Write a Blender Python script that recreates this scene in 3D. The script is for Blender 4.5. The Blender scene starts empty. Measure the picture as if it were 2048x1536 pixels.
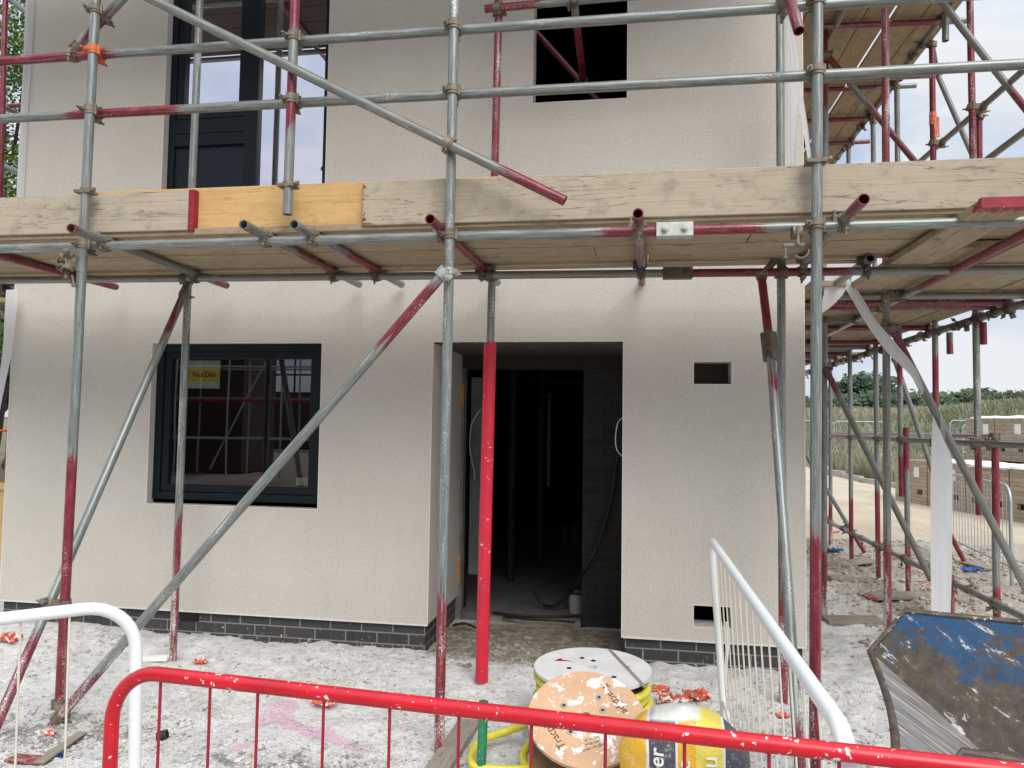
import bpy, bmesh, math, random
from mathutils import Vector, Matrix, noise
random.seed(7)
PI = math.pi
S = bpy.context.scene
COL = S.collection
V = Vector
# ------------------------------------------------------------------ camera
CF = 1480.0; YAW = math.radians(9.1); PITCH = math.radians(3.0); ROLL = math.radians(0.82)
CAM = V((0, -4.94, 1.52))
fw = V((-math.sin(YAW)*math.cos(PITCH), math.cos(YAW)*math.cos(PITCH), math.sin(PITCH)))
rt0 = V((math.cos(YAW), math.sin(YAW), 0)); up0 = rt0.cross(fw)
rt = rt0*math.cos(ROLL)+up0*math.sin(ROLL); up = up0*math.cos(ROLL)-rt0*math.sin(ROLL)
def ray(px, py): return fw+rt*((px-1024)/CF)-up*((py-768)/CF)
def ay(px, py, y):                       # survey point on the vertical plane y
    v = ray(px, py); return CAM+v*((y-CAM.y)/v.y)
def az(px, py, z):
    v = ray(px, py); return CAM+v*((z-CAM.z)/v.z)
def ax(px, py, x):
    v = ray(px, py); return CAM+v*((x-CAM.x)/v.x)
def ad(px, py, d): return CAM+ray(px, py)*d
cam = bpy.data.cameras.new('camera'); co = bpy.data.objects.new('camera', cam); COL.objects.link(co)
M = Matrix((( rt.x, up.x, -fw.x, CAM.x), (rt.y, up.y, -fw.y, CAM.y), (rt.z, up.z, -fw.z, CAM.z), (0, 0, 0, 1)))
co.matrix_world = M; cam.sensor_width = 36; cam.lens = CF/2048*36; cam.clip_end = 2000; cam.clip_start = 0.05
S.camera = co
S.view_settings.view_transform = 'Standard'; S.view_settings.look = 'None'; S.view_settings.exposure = 0
S.render.resolution_x = 1024; S.render.resolution_y = 768
# ------------------------------------------------------------------ materials
class NT:
    def __init__(s, name):
        s.m = bpy.data.materials.new(name); s.m.use_nodes = True; s.t = s.m.node_tree; s.t.nodes.clear()
        s.out = s.n('ShaderNodeOutputMaterial'); s.b = s.n('ShaderNodeBsdfPrincipled')
        s.t.links.new(s.b.outputs[0], s.out.inputs[0])
    def n(s, k, **kw):
        x = s.t.nodes.new(k)
        for a, b in kw.items(): setattr(x, a, b)
        return x
    def l(s, a, b): s.t.links.new(a, b)
    def val(s, inp, v):
        if isinstance(v, (int, float)): inp.default_value = v
        elif isinstance(v, (tuple, list)): inp.default_value = (*v[:3], 1) if len(inp.default_value) == 4 else v
        else: s.l(v, inp)
    def coord(s, which='Object'):
        return s.n('ShaderNodeTexCoord').outputs[which]
    def pos(s): return s.n('ShaderNodeNewGeometry').outputs['Position']
    def mapv(s, vec, sc=(1, 1, 1), loc=(0, 0, 0)):
        m = s.n('ShaderNodeMapping'); s.l(vec, m.inputs[0]); m.inputs['Scale'].default_value = sc; m.inputs['Location'].default_value = loc
        return m.outputs[0]
    def noise(s, vec, scale, detail=4, rough=0.6, dist=0.0):
        x = s.n('ShaderNodeTexNoise'); s.l(vec, x.inputs['Vector']); x.inputs['Scale'].default_value = scale
        x.inputs['Detail'].default_value = detail; x.inputs['Roughness'].default_value = rough; x.inputs['Distortion'].default_value = dist
        return x.outputs['Fac']
    def vor(s, vec, scale, out='Distance', feature='F1'):
        x = s.n('ShaderNodeTexVoronoi', feature=feature); s.l(vec, x.inputs['Vector']); x.inputs['Scale'].default_value = scale
        return x.outputs[out]
    def ramp(s, fac, stops, const=False):
        r = s.n('ShaderNodeValToRGB'); s.l(fac, r.inputs[0]); e = r.color_ramp.elements
        if const: r.color_ramp.interpolation = 'CONSTANT'
        while len(e) < len(stops): e.new(0.5)
        for i, (p, c) in enumerate(stops):
            e[i].position = p
            if isinstance(c, (int, float)): c = (c, c, c)
            e[i].color = (*c, 1)
        return r.outputs[0]
    def mix(s, f, a, b, mode='MIX'):
        x = s.n('ShaderNodeMix', data_type='RGBA', blend_type=mode)
        s.val(x.inputs[0], f); s.val(x.inputs[6], a); s.val(x.inputs[7], b); return x.outputs[2]
    def math(s, op, a, b=0.0, clamp=False):
        x = s.n('ShaderNodeMath', operation=op, use_clamp=clamp); s.val(x.inputs[0], a); s.val(x.inputs[1], b); return x.outputs[0]
    def step(s, v, lo, hi):
        x = s.n('ShaderNodeMapRange'); s.val(x.inputs[0], v); x.inputs[1].default_value = lo; x.inputs[2].default_value = hi; return x.outputs[0]
    def bump(s, h, strength=0.3, dist=0.01):
        x = s.n('ShaderNodeBump'); s.l(h, x.inputs['Height']); x.inputs['Strength'].default_value = strength; x.inputs['Distance'].default_value = dist
        s.l(x.outputs[0], s.b.inputs['Normal'])
    def set(s, col=None, rough=0.7, metal=0.0, **kw):
        if col is not None: s.val(s.b.inputs['Base Color'], col)
        s.val(s.b.inputs['Roughness'], rough); s.val(s.b.inputs['Metallic'], metal)
        for k, v in kw.items(): s.val(s.b.inputs[k.replace('_', ' ')], v)
        return s.m
def plain(name, col, rough=0.6, metal=0.0, var=0.25, sc=8.0, splat=0.0, bump=0.0, spec=0.5, blob=0.0):
    t = NT(name); p = t.pos()
    n = t.noise(p, sc, 5); c = t.mix(t.step(n, 0.3, 0.7), tuple(x*(1-var) for x in col), tuple(min(1, x*(1+var)) for x in col))
    if splat > 0:
        s = t.noise(p, 70, 3, 0.6); g = t.noise(p, 9, 2)
        f = t.step(t.math('ADD', s, t.math('MULTIPLY', g, 0.35)), 0.92-splat, 0.94-splat)
        c = t.mix(f, c, (0.72, 0.71, 0.68))
    if blob:
        s2 = t.noise(p, 13, 5, 0.62, 0.6); c = t.mix(t.step(s2, 0.72-blob, 0.735-blob), c, (0.74, 0.74, 0.73))
    if bump: t.bump(t.noise(p, sc*8, 4), bump, 0.004)
    return t.set(c, rough, metal, Specular_IOR_Level=spec)
# scaffold tube: attribute 'coat' r = red paint, g = plaster spatter, b = dirt plus painted shade, mainly under decks
def mat_tube():
    t = NT('scaffold_tube_steel'); uv = t.coord('UV'); a = t.n('ShaderNodeAttribute', attribute_name='coat')
    sp = t.n('ShaderNodeSeparateColor'); t.l(a.outputs['Color'], sp.inputs[0])
    streak = t.noise(t.mapv(uv, (6, 2.0, 1)), 3.0, 6, 0.65, 0.4)
    fine = t.noise(t.mapv(uv, (10, 14, 1)), 6, 5, 0.7)
    galv = t.ramp(streak, [(0.28, (0.13, 0.14, 0.13)), (0.5, (0.215, 0.23, 0.215)), (0.72, (0.36, 0.38, 0.36))])
    blot = t.noise(t.mapv(uv, (2, 5, 1)), 2.0, 5, 0.7)
    galv = t.mix(t.math('MULTIPLY', t.step(blot, 0.45, 0.75), 0.45), galv, (0.15, 0.155, 0.14))
    galv = t.mix(t.math('MULTIPLY', t.step(fine, 0.55, 0.75), 0.5), galv, (0.16, 0.16, 0.15))
    galv = t.mix(sp.outputs[2], galv, (0.17, 0.145, 0.115))
    red = t.ramp(blot, [(0.3, (0.11, 0.012, 0.020)), (0.55, (0.20, 0.020, 0.036)), (0.72, (0.28, 0.08, 0.085))])
    red = t.mix(t.math('MULTIPLY', sp.outputs[2], 0.65), red, (0.10, 0.025, 0.025))
    wear = t.math('ADD', t.math('MULTIPLY', streak, 0.55), t.math('MULTIPLY', fine, 0.45))
    side = t.noise(t.mapv(uv, (2.2, 0.7, 1)), 1.0, 3, 0.5); wear = t.math('ADD', wear, t.math('MULTIPLY', t.math('SUBTRACT', side, 0.45), 0.55))
    f = t.step(t.math('ADD', sp.outputs[0], t.math('MULTIPLY', t.math('SUBTRACT', 0.5, wear), 2.6)), 0.38, 0.5)
    c = t.mix(f, galv, red)
    w = t.noise(t.mapv(uv, (9, 10, 1)), 8, 3, 0.6)
    g = t.noise(t.mapv(uv, (2, 1.6, 1)), 1.6, 3)
    spots = t.step(t.math('ADD', t.math('ADD', w, t.math('MULTIPLY', g, 0.9)), t.math('MULTIPLY', sp.outputs[1], 0.36)), 1.20, 1.23)
    c = t.mix(spots, c, (0.72, 0.72, 0.70))
    m = t.math('MULTIPLY', t.math('SUBTRACT', 1.0, f), t.math('SUBTRACT', 0.30, t.math('MULTIPLY', sp.outputs[2], 0.2)))
    m = t.math('MULTIPLY', m, t.math('SUBTRACT', 1.0, spots))
    t.bump(t.math('ADD', fine, t.math('MULTIPLY', spots, 2.0)), 0.25, 0.002)
    return t.set(c, t.step(streak, 0.0, 1.6), m)
def mat_wood(name, dark, light, stain, crack=0.5, paint=True):
    t = NT(name); uv = t.coord('UV')
    g1 = t.noise(t.mapv(uv, (0.7, 26, 1)), 3, 6, 0.55, 0.2)
    g2 = t.noise(t.mapv(uv, (2.5, 5, 1)), 2.2, 5, 0.6)
    c = t.ramp(g1, [(0.25, dark), (0.75, light)])
    big = t.noise(t.mapv(uv, (1.0, 1.6, 1)), 1.7, 4, 0.6)
    c = t.mix(t.math('MULTIPLY', t.step(big, 0.4, 0.7), 0.45), c, light)
    c = t.mix(t.math('MULTIPLY', t.step(g2, 0.5, 0.72), 0.6), c, stain)
    oi = t.n('ShaderNodeObjectInfo'); c = t.mix(t.math('MULTIPLY', oi.outputs['Random'], 0.45), c, stain)
    # knots
    kv = t.n('ShaderNodeTexVoronoi'); t.l(t.mapv(uv, (1.6, 6.0, 1)), kv.inputs['Vector']); kv.inputs['Scale'].default_value = 1.0
    kn = t.step(kv.outputs['Distance'], 0.13, 0.05)
    c = t.mix(t.math('MULTIPLY', kn, 0.75), c, tuple(x*0.35 for x in dark))
    cr = t.noise(t.mapv(uv, (0.8, 14, 1)), 2.0, 3, 0.5, 0.8)
    line = t.math('SUBTRACT', 1.0, t.step(t.math('ABSOLUTE', t.math('SUBTRACT', cr, 0.5)), 0.002, 0.011))
    go_ = t.noise(t.mapv(uv, (3.0, 9, 1)), 2.4, 4, 0.6, 2.0); gl_ = t.math('SUBTRACT', 1.0, t.step(t.math('ABSOLUTE', t.math('SUBTRACT', go_, 0.5)), 0.004, 0.016)); gm_ = t.step(t.noise(t.mapv(uv, (2.2, 5, 1)), 2.3, 2), 0.60, 0.66)
    c = t.mix(t.math('MULTIPLY', t.math('MULTIPLY', gl_, gm_), crack*.8), c, tuple(x*0.3 for x in dark))
    msk = t.step(t.noise(t.mapv(uv, (1.5, 4, 1)), 1.5, 2), 0.50, 0.56)
    c = t.mix(t.math('MULTIPLY', t.math('MULTIPLY', line, msk), crack), c, tuple(x*0.25 for x in dark))
    sm = t.noise(t.mapv(uv, (14, 30, 1)), 3, 3, 0.6)
    c = t.mix(t.math('MULTIPLY', t.step(sm, 0.63, 0.68), crack*0.35), c, tuple(x*0.5 for x in dark))
    bl = t.noise(t.mapv(uv, (5, 6, 1)), 1.8, 6, 0.62, 0.3); c = t.mix(t.math('MULTIPLY', t.step(bl, 0.52, 0.66), crack*0.50), c, tuple(x*y for x, y in zip(dark, (.62, .66, .66))))
    lc_ = t.noise(t.mapv(uv, (0.22, 3.2, 1)), 2.0, 5, 0.45, 0.2); ll = t.math('SUBTRACT', 1.0, t.step(t.math('ABSOLUTE', t.math('SUBTRACT', lc_, 0.5)), 0.0006, 0.0035)); c = t.mix(t.math('MULTIPLY', ll, crack*.8), c, tuple(x*0.3 for x in dark))
    if paint:
        a = t.n('ShaderNodeAttribute', attribute_name='coat'); sp = t.n('ShaderNodeSeparateColor'); t.l(a.outputs['Color'], sp.inputs[0])
        n = t.noise(t.mapv(uv, (20, 24, 1)), 1.5, 5, 0.7)
        f = t.step(t.math('ADD', sp.outputs[0], t.math('MULTIPLY', t.math('SUBTRACT', n, 0.5), 1.6)), 0.55, 0.62)
        c = t.mix(f, c, (0.25, 0.025, 0.035))
    t.bump(g1, 0.35, 0.004)
    return t.set(c, 0.82)
def mat_render():
    t = NT('textured_render'); p = t.pos()
    n = t.noise(p, 1.1, 4); fine = t.noise(p, 120, 3, 0.7)
    c = t.mix(t.step(n, 0.3, 0.7), (0.64, 0.60, 0.53), (0.71, 0.668, 0.598)); sz = t.n('ShaderNodeSeparateXYZ'); t.l(p, sz.inputs[0]); c = t.mix(t.math('MULTIPLY', t.step(t.math('ADD', sz.outputs[2], t.math('MULTIPLY', n, .5)), .75, .30), .22), c, (.42, .40, .37))
    v = t.noise(t.mapv(p, (1, 1, 1.0)), 85, 2, 0.5)
    c = t.mix(t.math('MULTIPLY', t.step(v, 0.56, 0.68), 0.5), c, (0.40, 0.37, 0.33))
    vv = t.noise(p, 190, 2, 0.6); c = t.mix(t.math('MULTIPLY', t.step(vv, 0.50, 0.62), 0.75), c, (0.42, 0.395, 0.35))
    c = t.mix(t.math('MULTIPLY', t.step(v, 0.40, 0.30), 0.5), c, (0.64, 0.60, 0.55))
    st = t.noise(t.mapv(p, (2.2, 1, 0.25)), 3.0, 4)
    c = t.mix(t.math('MULTIPLY', t.step(st, 0.55, 0.8), 0.25), c, (0.50, 0.455, 0.40))
    t.bump(t.math('ADD', t.math('ADD', fine, v), t.math('MULTIPLY', t.noise(p, 240, 3, .8), 1.2)), 1.0, 0.0022)
    return t.set(c, 0.92)
def mat_brick(name, a, b, mort, u='x', w=0.225, h=0.075, splat=0.0, off=0.5):
    t = NT(name); p = t.pos(); s = t.n('ShaderNodeSeparateXYZ'); t.l(p, s.inputs[0])
    cb = t.n('ShaderNodeCombineXYZ'); t.l(t.math('ADD', s.outputs[0], s.outputs[1]), cb.inputs[0]); t.l(t.math('ADD', s.outputs[2], 0.005), cb.inputs[1])
    br = t.n('ShaderNodeTexBrick'); t.l(cb.outputs[0], br.inputs['Vector']); br.offset = off
    br.inputs['Scale'].default_value = 1; br.inputs['Brick Width'].default_value = w; br.inputs['Row Height'].default_value = h
    br.inputs['Mortar Size'].default_value = 0.005; br.inputs['Mortar Smooth'].default_value = 0.2
    br.inputs['Color1'].default_value = (*a, 1); br.inputs['Color2'].default_value = (*b, 1); br.inputs['Mortar'].default_value = (*mort, 1)
    c = br.outputs['Color']; n = t.noise(p, 22, 5, 0.7)
    c = t.mix(t.math('MULTIPLY', t.step(n, 0.45, 0.75), 0.35), c, tuple(x*1.7 for x in a))
    if splat:
        sp = t.noise(p, 38, 5, 0.75); low = t.step(s.outputs[2], 0.16, -0.02)
        f = t.step(t.math('ADD', sp, t.math('MULTIPLY', low, splat)), 0.70, 0.73)
        c = t.mix(f, c, (0.62, 0.61, 0.58))
    t.bump(t.math('SUBTRACT', t.math('MULTIPLY', n, 0.3), br.outputs['Fac']), 0.6, 0.006)
    return t.set(c, 0.8)
def mat_ground():
    t = NT('dusty_ground'); p = t.pos(); a = t.n('ShaderNodeAttribute', attribute_name='soil'); sp = t.n('ShaderNodeSeparateColor'); t.l(a.outputs['Color'], sp.inputs[0])
    n1 = t.noise(p, 1.6, 6, 0.65); n2 = t.noise(p, 14, 8, 0.7); n3 = t.noise(p, 65, 5, 0.7)
    dust = t.ramp(n2, [(0.26, (0.44, 0.425, 0.40)), (0.38, (0.66, 0.645, 0.62)), (0.52, (0.83, 0.82, 0.80)), (0.8, (0.90, 0.895, 0.88))])
    dust = t.mix(t.math('MULTIPLY', t.step(n1, 0.55, 0.72), 0.35), dust, (0.52, 0.48, 0.42)); crk = t.noise(p, 20, 5, .6, 1.5); dust = t.mix(t.math('MULTIPLY', t.step(t.math('ABSOLUTE', t.math('SUBTRACT', crk, .45)), .012, .0), .55), dust, (.30, .28, .25))
    grit = t.ramp(n3, [(0.3, (0.10, 0.09, 0.08)), (0.5, (0.30, 0.28, 0.25)), (0.7, (0.52, 0.50, 0.47))])
    brown = t.ramp(n2, [(0.3, (0.17, 0.135, 0.095)), (0.5, (0.34, 0.285, 0.215)), (0.66, (0.58, 0.53, 0.46))])
    pat = t.math('ADD', n2, t.math('MULTIPLY', n3, 0.4))
    c = t.mix(t.step(t.math('ADD', sp.outputs[1], t.math('MULTIPLY', t.math('SUBTRACT', pat, 0.7), 2.2)), 0.42, 0.58), dust, grit)
    c = t.mix(t.step(t.math('ADD', sp.outputs[0], t.math('MULTIPLY', t.math('SUBTRACT', pat, 0.7), 1.6)), 0.35, 0.65), c, brown)
    pk = t.step(t.math('ADD', sp.outputs[2], t.math('MULTIPLY', t.math('SUBTRACT', 0.5, n2), 1.2)), 0.4, 0.7)
    c = t.mix(t.math('MULTIPLY', pk, t.step(n3, .2, .75)), c, (0.80, 0.40, 0.58))
    n5 = t.noise(p, 32, 6, 0.75, 0.6)
    t.bump(t.math('ADD', t.math('ADD', n2, n5), t.math('MULTIPLY', n3, 0.4)), 0.9, 0.020)
    return t.set(c, 0.95)
def mat_field(name, c1, c2, c3, sc=1.0):
    t = NT(name); p = t.pos(); n = t.noise(p, 0.25*sc, 6, 0.7); n2 = t.noise(p, 6*sc, 6, 0.75)
    c = t.ramp(n, [(0.35, c1), (0.52, c2), (0.68, c3)])
    c = t.mix(t.math('MULTIPLY', n2, 0.8), c, tuple(x*0.35 for x in c2))
    t.bump(n2, 0.8, 0.2)
    return t.set(c, 0.95)
def mat_leaf(name, c1, c2, c3):
    t = NT(name); p = t.pos(); n = t.noise(p, 0.5 if 'blade' in name else 1.4, 4); n2 = t.noise(p, 17, 2)
    c = t.ramp(t.math('ADD', t.math('MULTIPLY', n, 0.6), t.math('MULTIPLY', n2, 0.4)), [(0.35, c1), (0.5, c2), (0.66, c3)])
    return t.set(c, 0.7)
def mat_glass(name, refl):
    m = bpy.data.materials.new(name); m.use_nodes = True; nt = m.node_tree; nt.nodes.clear()
    o = nt.nodes.new('ShaderNodeOutputMaterial'); mx = nt.nodes.new('ShaderNodeMixShader'); g = nt.nodes.new('ShaderNodeBsdfGlossy'); tr = nt.nodes.new('ShaderNodeBsdfTransparent')
    g.inputs['Roughness'].default_value = 0.0; g.inputs['Color'].default_value = (0.90, 0.90, 1.0, 1); tr.inputs['Color'].default_value = (0.75, 0.8, 0.78, 1)
    fr = nt.nodes.new('ShaderNodeFresnel'); fr.inputs['IOR'].default_value = 1.5
    ma = nt.nodes.new('ShaderNodeMath'); ma.operation = 'MULTIPLY_ADD'; ma.inputs[1].default_value = 1.6; ma.inputs[2].default_value = refl; ma.use_clamp = True
    nt.links.new(fr.outputs[0], ma.inputs[0]); nt.links.new(ma.outputs[0], mx.inputs[0]); nt.links.new(tr.outputs[0], mx.inputs[1]); nt.links.new(g.outputs[0], mx.inputs[2]); nt.links.new(mx.outputs[0], o.inputs[0])
    bp = nt.nodes.new('ShaderNodeBump'); nz = nt.nodes.new('ShaderNodeTexNoise'); tc = nt.nodes.new('ShaderNodeNewGeometry')
    nz.inputs['Scale'].default_value = 1.3; nt.links.new(tc.outputs['Position'], nz.inputs['Vector']); nt.links.new(nz.outputs['Fac'], bp.inputs['Height']); bp.inputs['Strength'].default_value = 0.012; bp.inputs['Distance'].default_value = 0.05
    nt.links.new(bp.outputs[0], g.inputs['Normal'])
    return m
def mat_film():
    t = NT('white_plastic_film'); uv = t.coord('UV'); n = t.noise(t.mapv(uv, (30, 1.2, 1)), 2.0, 5, 0.6)
    c = t.ramp(n, [(0.3, (0.74, 0.74, 0.75)), (0.7, (0.90, 0.90, 0.91))])
    t.set(c, 0.35); t.bump(n, 0.5, 0.01)
    tr = t.n('ShaderNodeBsdfTranslucent'); tr.inputs[0].default_value = (0.85, 0.85, 0.86, 1)
    tp = t.n('ShaderNodeBsdfTransparent'); mx = t.n('ShaderNodeMixShader'); mx.inputs[0].default_value = 0.35
    t.l(t.b.outputs[0], mx.inputs[1]); t.l(tr.outputs[0], mx.inputs[2])
    m2 = t.n('ShaderNodeMixShader'); m2.inputs[0].default_value = 0.03; t.l(mx.outputs[0], m2.inputs[1]); t.l(tp.outputs[0], m2.inputs[2]); t.l(m2.outputs[0], t.out.inputs[0])
    return t.m
def mat_skip():
    t = NT('worn_blue_steel'); p = t.pos()
    n = t.noise(t.mapv(p, (1, 1, 1)), 7.0, 10, 0.80, 0.2); n2 = t.noise(p, 26, 6, 0.75)
    s = t.n('ShaderNodeSeparateXYZ'); t.l(p, s.inputs[0])
    low = t.step(s.outputs[2], 0.93, 0.62)
    rust = t.ramp(n2, [(0.3, (0.030, 0.022, 0.016)), (0.55, (0.075, 0.055, 0.038)), (0.8, (0.18, 0.145, 0.11))])
    blue = t.mix(t.step(n2, 0.3, 0.8), (0.004, 0.038, 0.10), (0.007, 0.075, 0.19))
    c = t.mix(t.step(t.math('ADD', n, t.math('MULTIPLY', low, 0.28)), 0.60, 0.645), blue, rust)
    st = t.noise(t.mapv(t.coord('UV'), (5, 22, 1)), 1.0, 8, 0.8, 0.5)
    c = t.mix(t.step(t.math('ADD', st, t.math('MULTIPLY', n2, 0.2)), 0.69, 0.72), c, (0.55, 0.53, 0.47)); d4 = t.noise(p, 11, 6, .7); c = t.mix(t.math('MULTIPLY', t.step(d4, .45, .7), .6), c, (.05, .042, .034))
    t.bump(n2, 0.5, 0.006)
    return t.set(c, 0.6, 0.0, Specular_IOR_Level=.3)
def mat_scraped():
    t = NT('scraped_steel'); uv = t.coord('UV')
    n = t.noise(t.mapv(uv, (1.6, 26, 1)), 2.0, 8, 0.75, 0.15); n2 = t.noise(t.mapv(uv, (3, 9, 1)), 2, 5)
    c = t.ramp(n, [(0.34, (0.08, 0.075, 0.07)), (0.47, (0.24, 0.225, 0.215)), (0.56, (0.40, 0.38, 0.36)), (0.62, (0.80, 0.77, 0.62))])
    c = t.mix(t.math('MULTIPLY', t.step(n2, 0.5, 0.75), 0.4), c, (0.24, 0.22, 0.20))
    t.bump(n, 0.3, 0.003)
    return t.set(c, 0.45, 0.35)
def mat_bag():
    t = NT('printed_sack'); c0 = t.coord('Object'); s = t.n('ShaderNodeSeparateXYZ'); t.l(c0, s.inputs[0])
    wob = t.noise(c0, 5, 2); x = t.math('ADD', s.outputs[0], t.math('MULTIPLY', t.math('SUBTRACT', wob, 0.5), 0.012))
    f = t.step(x, -0.26, 0.26)
    Y = (0.75, 0.42, 0.03); W = (0.72, 0.70, 0.66); G = (0.075, 0.08, 0.095); P = (0.74, 0.60, 0.10)
    c = t.ramp(f, [(0, Y), (0.24, W), (0.26, G), (0.44, W), (0.455, Y), (0.58, P), (0.76, W), (0.775, G), (0.97, Y)], True)
    top = t.step(t.math('ADD', s.outputs[2], t.math('MULTIPLY', s.outputs[0], -.12)), 0.435, 0.445); c = t.mix(top, c, W)
    d = t.noise(c0, 40, 4, 0.7); c = t.mix(t.math('MULTIPLY', t.step(d, 0.55, 0.75), 0.6), c, W)
    d2 = t.noise(c0, 90, 2); c = t.mix(t.step(d2, 0.68, 0.72), c, (0.8, 0.8, 0.78))
    t.bump(t.noise(c0, 12, 5), 0.5, 0.02)
    return t.set(c, 0.5)
MT = mat_tube()
MW = mat_wood('bleached_board_wood', (0.375, 0.318, 0.25), (0.50, 0.435, 0.345), (0.36, 0.29, 0.20), 1.0)
MY = mat_wood('new_yellow_wood', (0.54, 0.33, 0.13), (0.68, 0.45, 0.20), (0.50, 0.28, 0.10), 0.45)
MU = mat_wood('deck_board_wood', (0.27, 0.205, 0.13), (0.41, 0.32, 0.215), (0.30, 0.205, 0.11), 1.0)
MUD = mat_wood('shaded_upper_board_wood', (0.055, 0.038, 0.028), (0.10, 0.07, 0.05), (0.06, 0.04, 0.03), 0.6)  # board wood darkened in colour to stand in for shade under the upper lift
MO = mat_wood('old_grey_wood', (0.20, 0.17, 0.13), (0.36, 0.32, 0.27), (0.22, 0.17, 0.12), 0.6)
MC = plain('coupler_steel', (0.20, 0.168, 0.125), 0.6, 0.35, 0.4, 25, 0.02, 0.4)
MCD = plain('dark_coupler_steel', (0.13, 0.11, 0.085), 0.7, 0.3, 0.45, 25, 0.0, 0.4)
MCO = plain('orange_coupler_steel', (0.55, 0.13, 0.05), 0.6, 0.1, 0.25, 25)
MCZ = plain('zinc_plate', (0.48, 0.49, 0.45), 0.45, 0.6, 0.2, 25)
MR = mat_render(); MBEAD = plain('render_bead', (0.68, 0.66, 0.61), 0.7, 0, 0.05)
MB_ = mat_brick('charcoal_brick', (0.035, 0.034, 0.035), (0.055, 0.052, 0.052), (0.24, 0.225, 0.20), splat=0.10)
MBP = mat_brick('shaded_porch_brick', (0.012, 0.011, 0.012), (0.022, 0.020, 0.020), (0.035, 0.032, 0.028))  # darker copy of the brick; the porch shade is put into its colour
MTAN = mat_brick('tan_brick', (0.34, 0.27, 0.19), (0.46, 0.37, 0.27), (0.20, 0.16, 0.12), w=0.215, h=0.073)
MYEL = mat_brick('yellow_brick', (0.50, 0.36, 0.13), (0.55, 0.42, 0.18), (0.2, 0.15, 0.08), w=0.11, h=0.073)
MRED = mat_brick('brown_brick', (0.055, 0.030, 0.022), (0.08, 0.042, 0.03), (0.09, 0.075, 0.065))
MFR = plain('anthracite_frame', (0.008, 0.012, 0.016), 0.45, 0, 0.1, 3, spec=0.2)
MGL = mat_glass('window_glass', 0.07); MGU = mat_glass('upper_window_glass', 0.72)
MDK = plain('dark_interior', (0.006, 0.006, 0.007), 0.95); MDT = plain('dark_timber', (0.03, 0.021, 0.017), 0.9)  # near-black interior colour paints in the darkness of the rooms
MFL = plain('concrete_floor', (0.15, 0.145, 0.135), 0.9, 0, 0.25, 6, 0, 0.3)
MRP = plain('red_barrier_paint', (0.52, 0.008, 0.020), 0.30, 0, 0.22, 9, 0.075, 0.05)
MRW = plain('dark_red_wire', (0.32, 0.008, 0.03), 0.35, 0, 0.1)
MWP = plain('white_barrier_paint', (0.78, 0.80, 0.79), 0.28, 0, 0.04, 4)
MWW = plain('cream_wire', (0.66, 0.62, 0.52), 0.5, 0, 0.1)
MGV = plain('galvanised_barrier', (0.42, 0.46, 0.46), 0.45, 0.5, 0.15)
MSL = plain('red_plastic_sleeve', (0.60, 0.016, 0.045), 0.42, 0, 0.15, 7, 0.05, 0.1)
MFM = mat_film(); MG = mat_ground()
MST = plain('stone', (0.50, 0.485, 0.46), 0.9, 0, 0.35, 9); MSD = plain('dark_stone', (0.30, 0.27, 0.23), 0.95, 0, 0.5, 9); MSD2 = plain('soil_clod', (0.40, 0.345, 0.28), 0.95, 0, 0.45, 3)
MOR = plain('orange_film', (0.62, 0.11, 0.05), 0.35, 0, 0.4, 20, 0.1, 0.5, blob=.17); MBL = plain('blue_cloth', (0.02, 0.11, 0.42), 0.6, 0, 0.3, 20)
MHS = plain('yellow_hose', (0.70, 0.62, 0.06), 0.38, 0, 0.12, 14, 0.03)
MPL = plain('drum_plywood', (0.58, 0.36, 0.215), 0.6, 0, 0.12, 5, 0.09, blob=.145); MDW = plain('whitewashed_flange', (0.66, 0.66, 0.65), 0.7, 0, 0.1, 9, 0.12)
MDB = plain('drum_side_wood', (0.22, 0.13, 0.06), 0.7, 0, 0.3, 12); MBK = plain('black_rubber', (0.012, 0.012, 0.012), 0.45); MINK = plain('black_ink', (0.06, 0.05, 0.045), 0.6, blob=.13)
MGN = plain('green_painted_post', (0.02, 0.20, 0.09), 0.4, 0, 0.35, 14, 0.05); MSK = mat_skip(); MSC = mat_scraped(); MRU = plain('rusty_rim', (0.11, 0.085, 0.065), 0.6, 0.3, 0.5, 18, 0.09, 0.4)
MBAG = mat_bag(); MWH = plain('white_print', (0.8, 0.8, 0.78), 0.6, 0, 0.04); MYS = plain('yellow_sticker', (0.80, 0.52, 0.01), 0.5, 0, 0.04); MPS = plain('pale_sticker', (0.55, 0.62, 0.50), 0.6, 0, 0.04)
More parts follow.
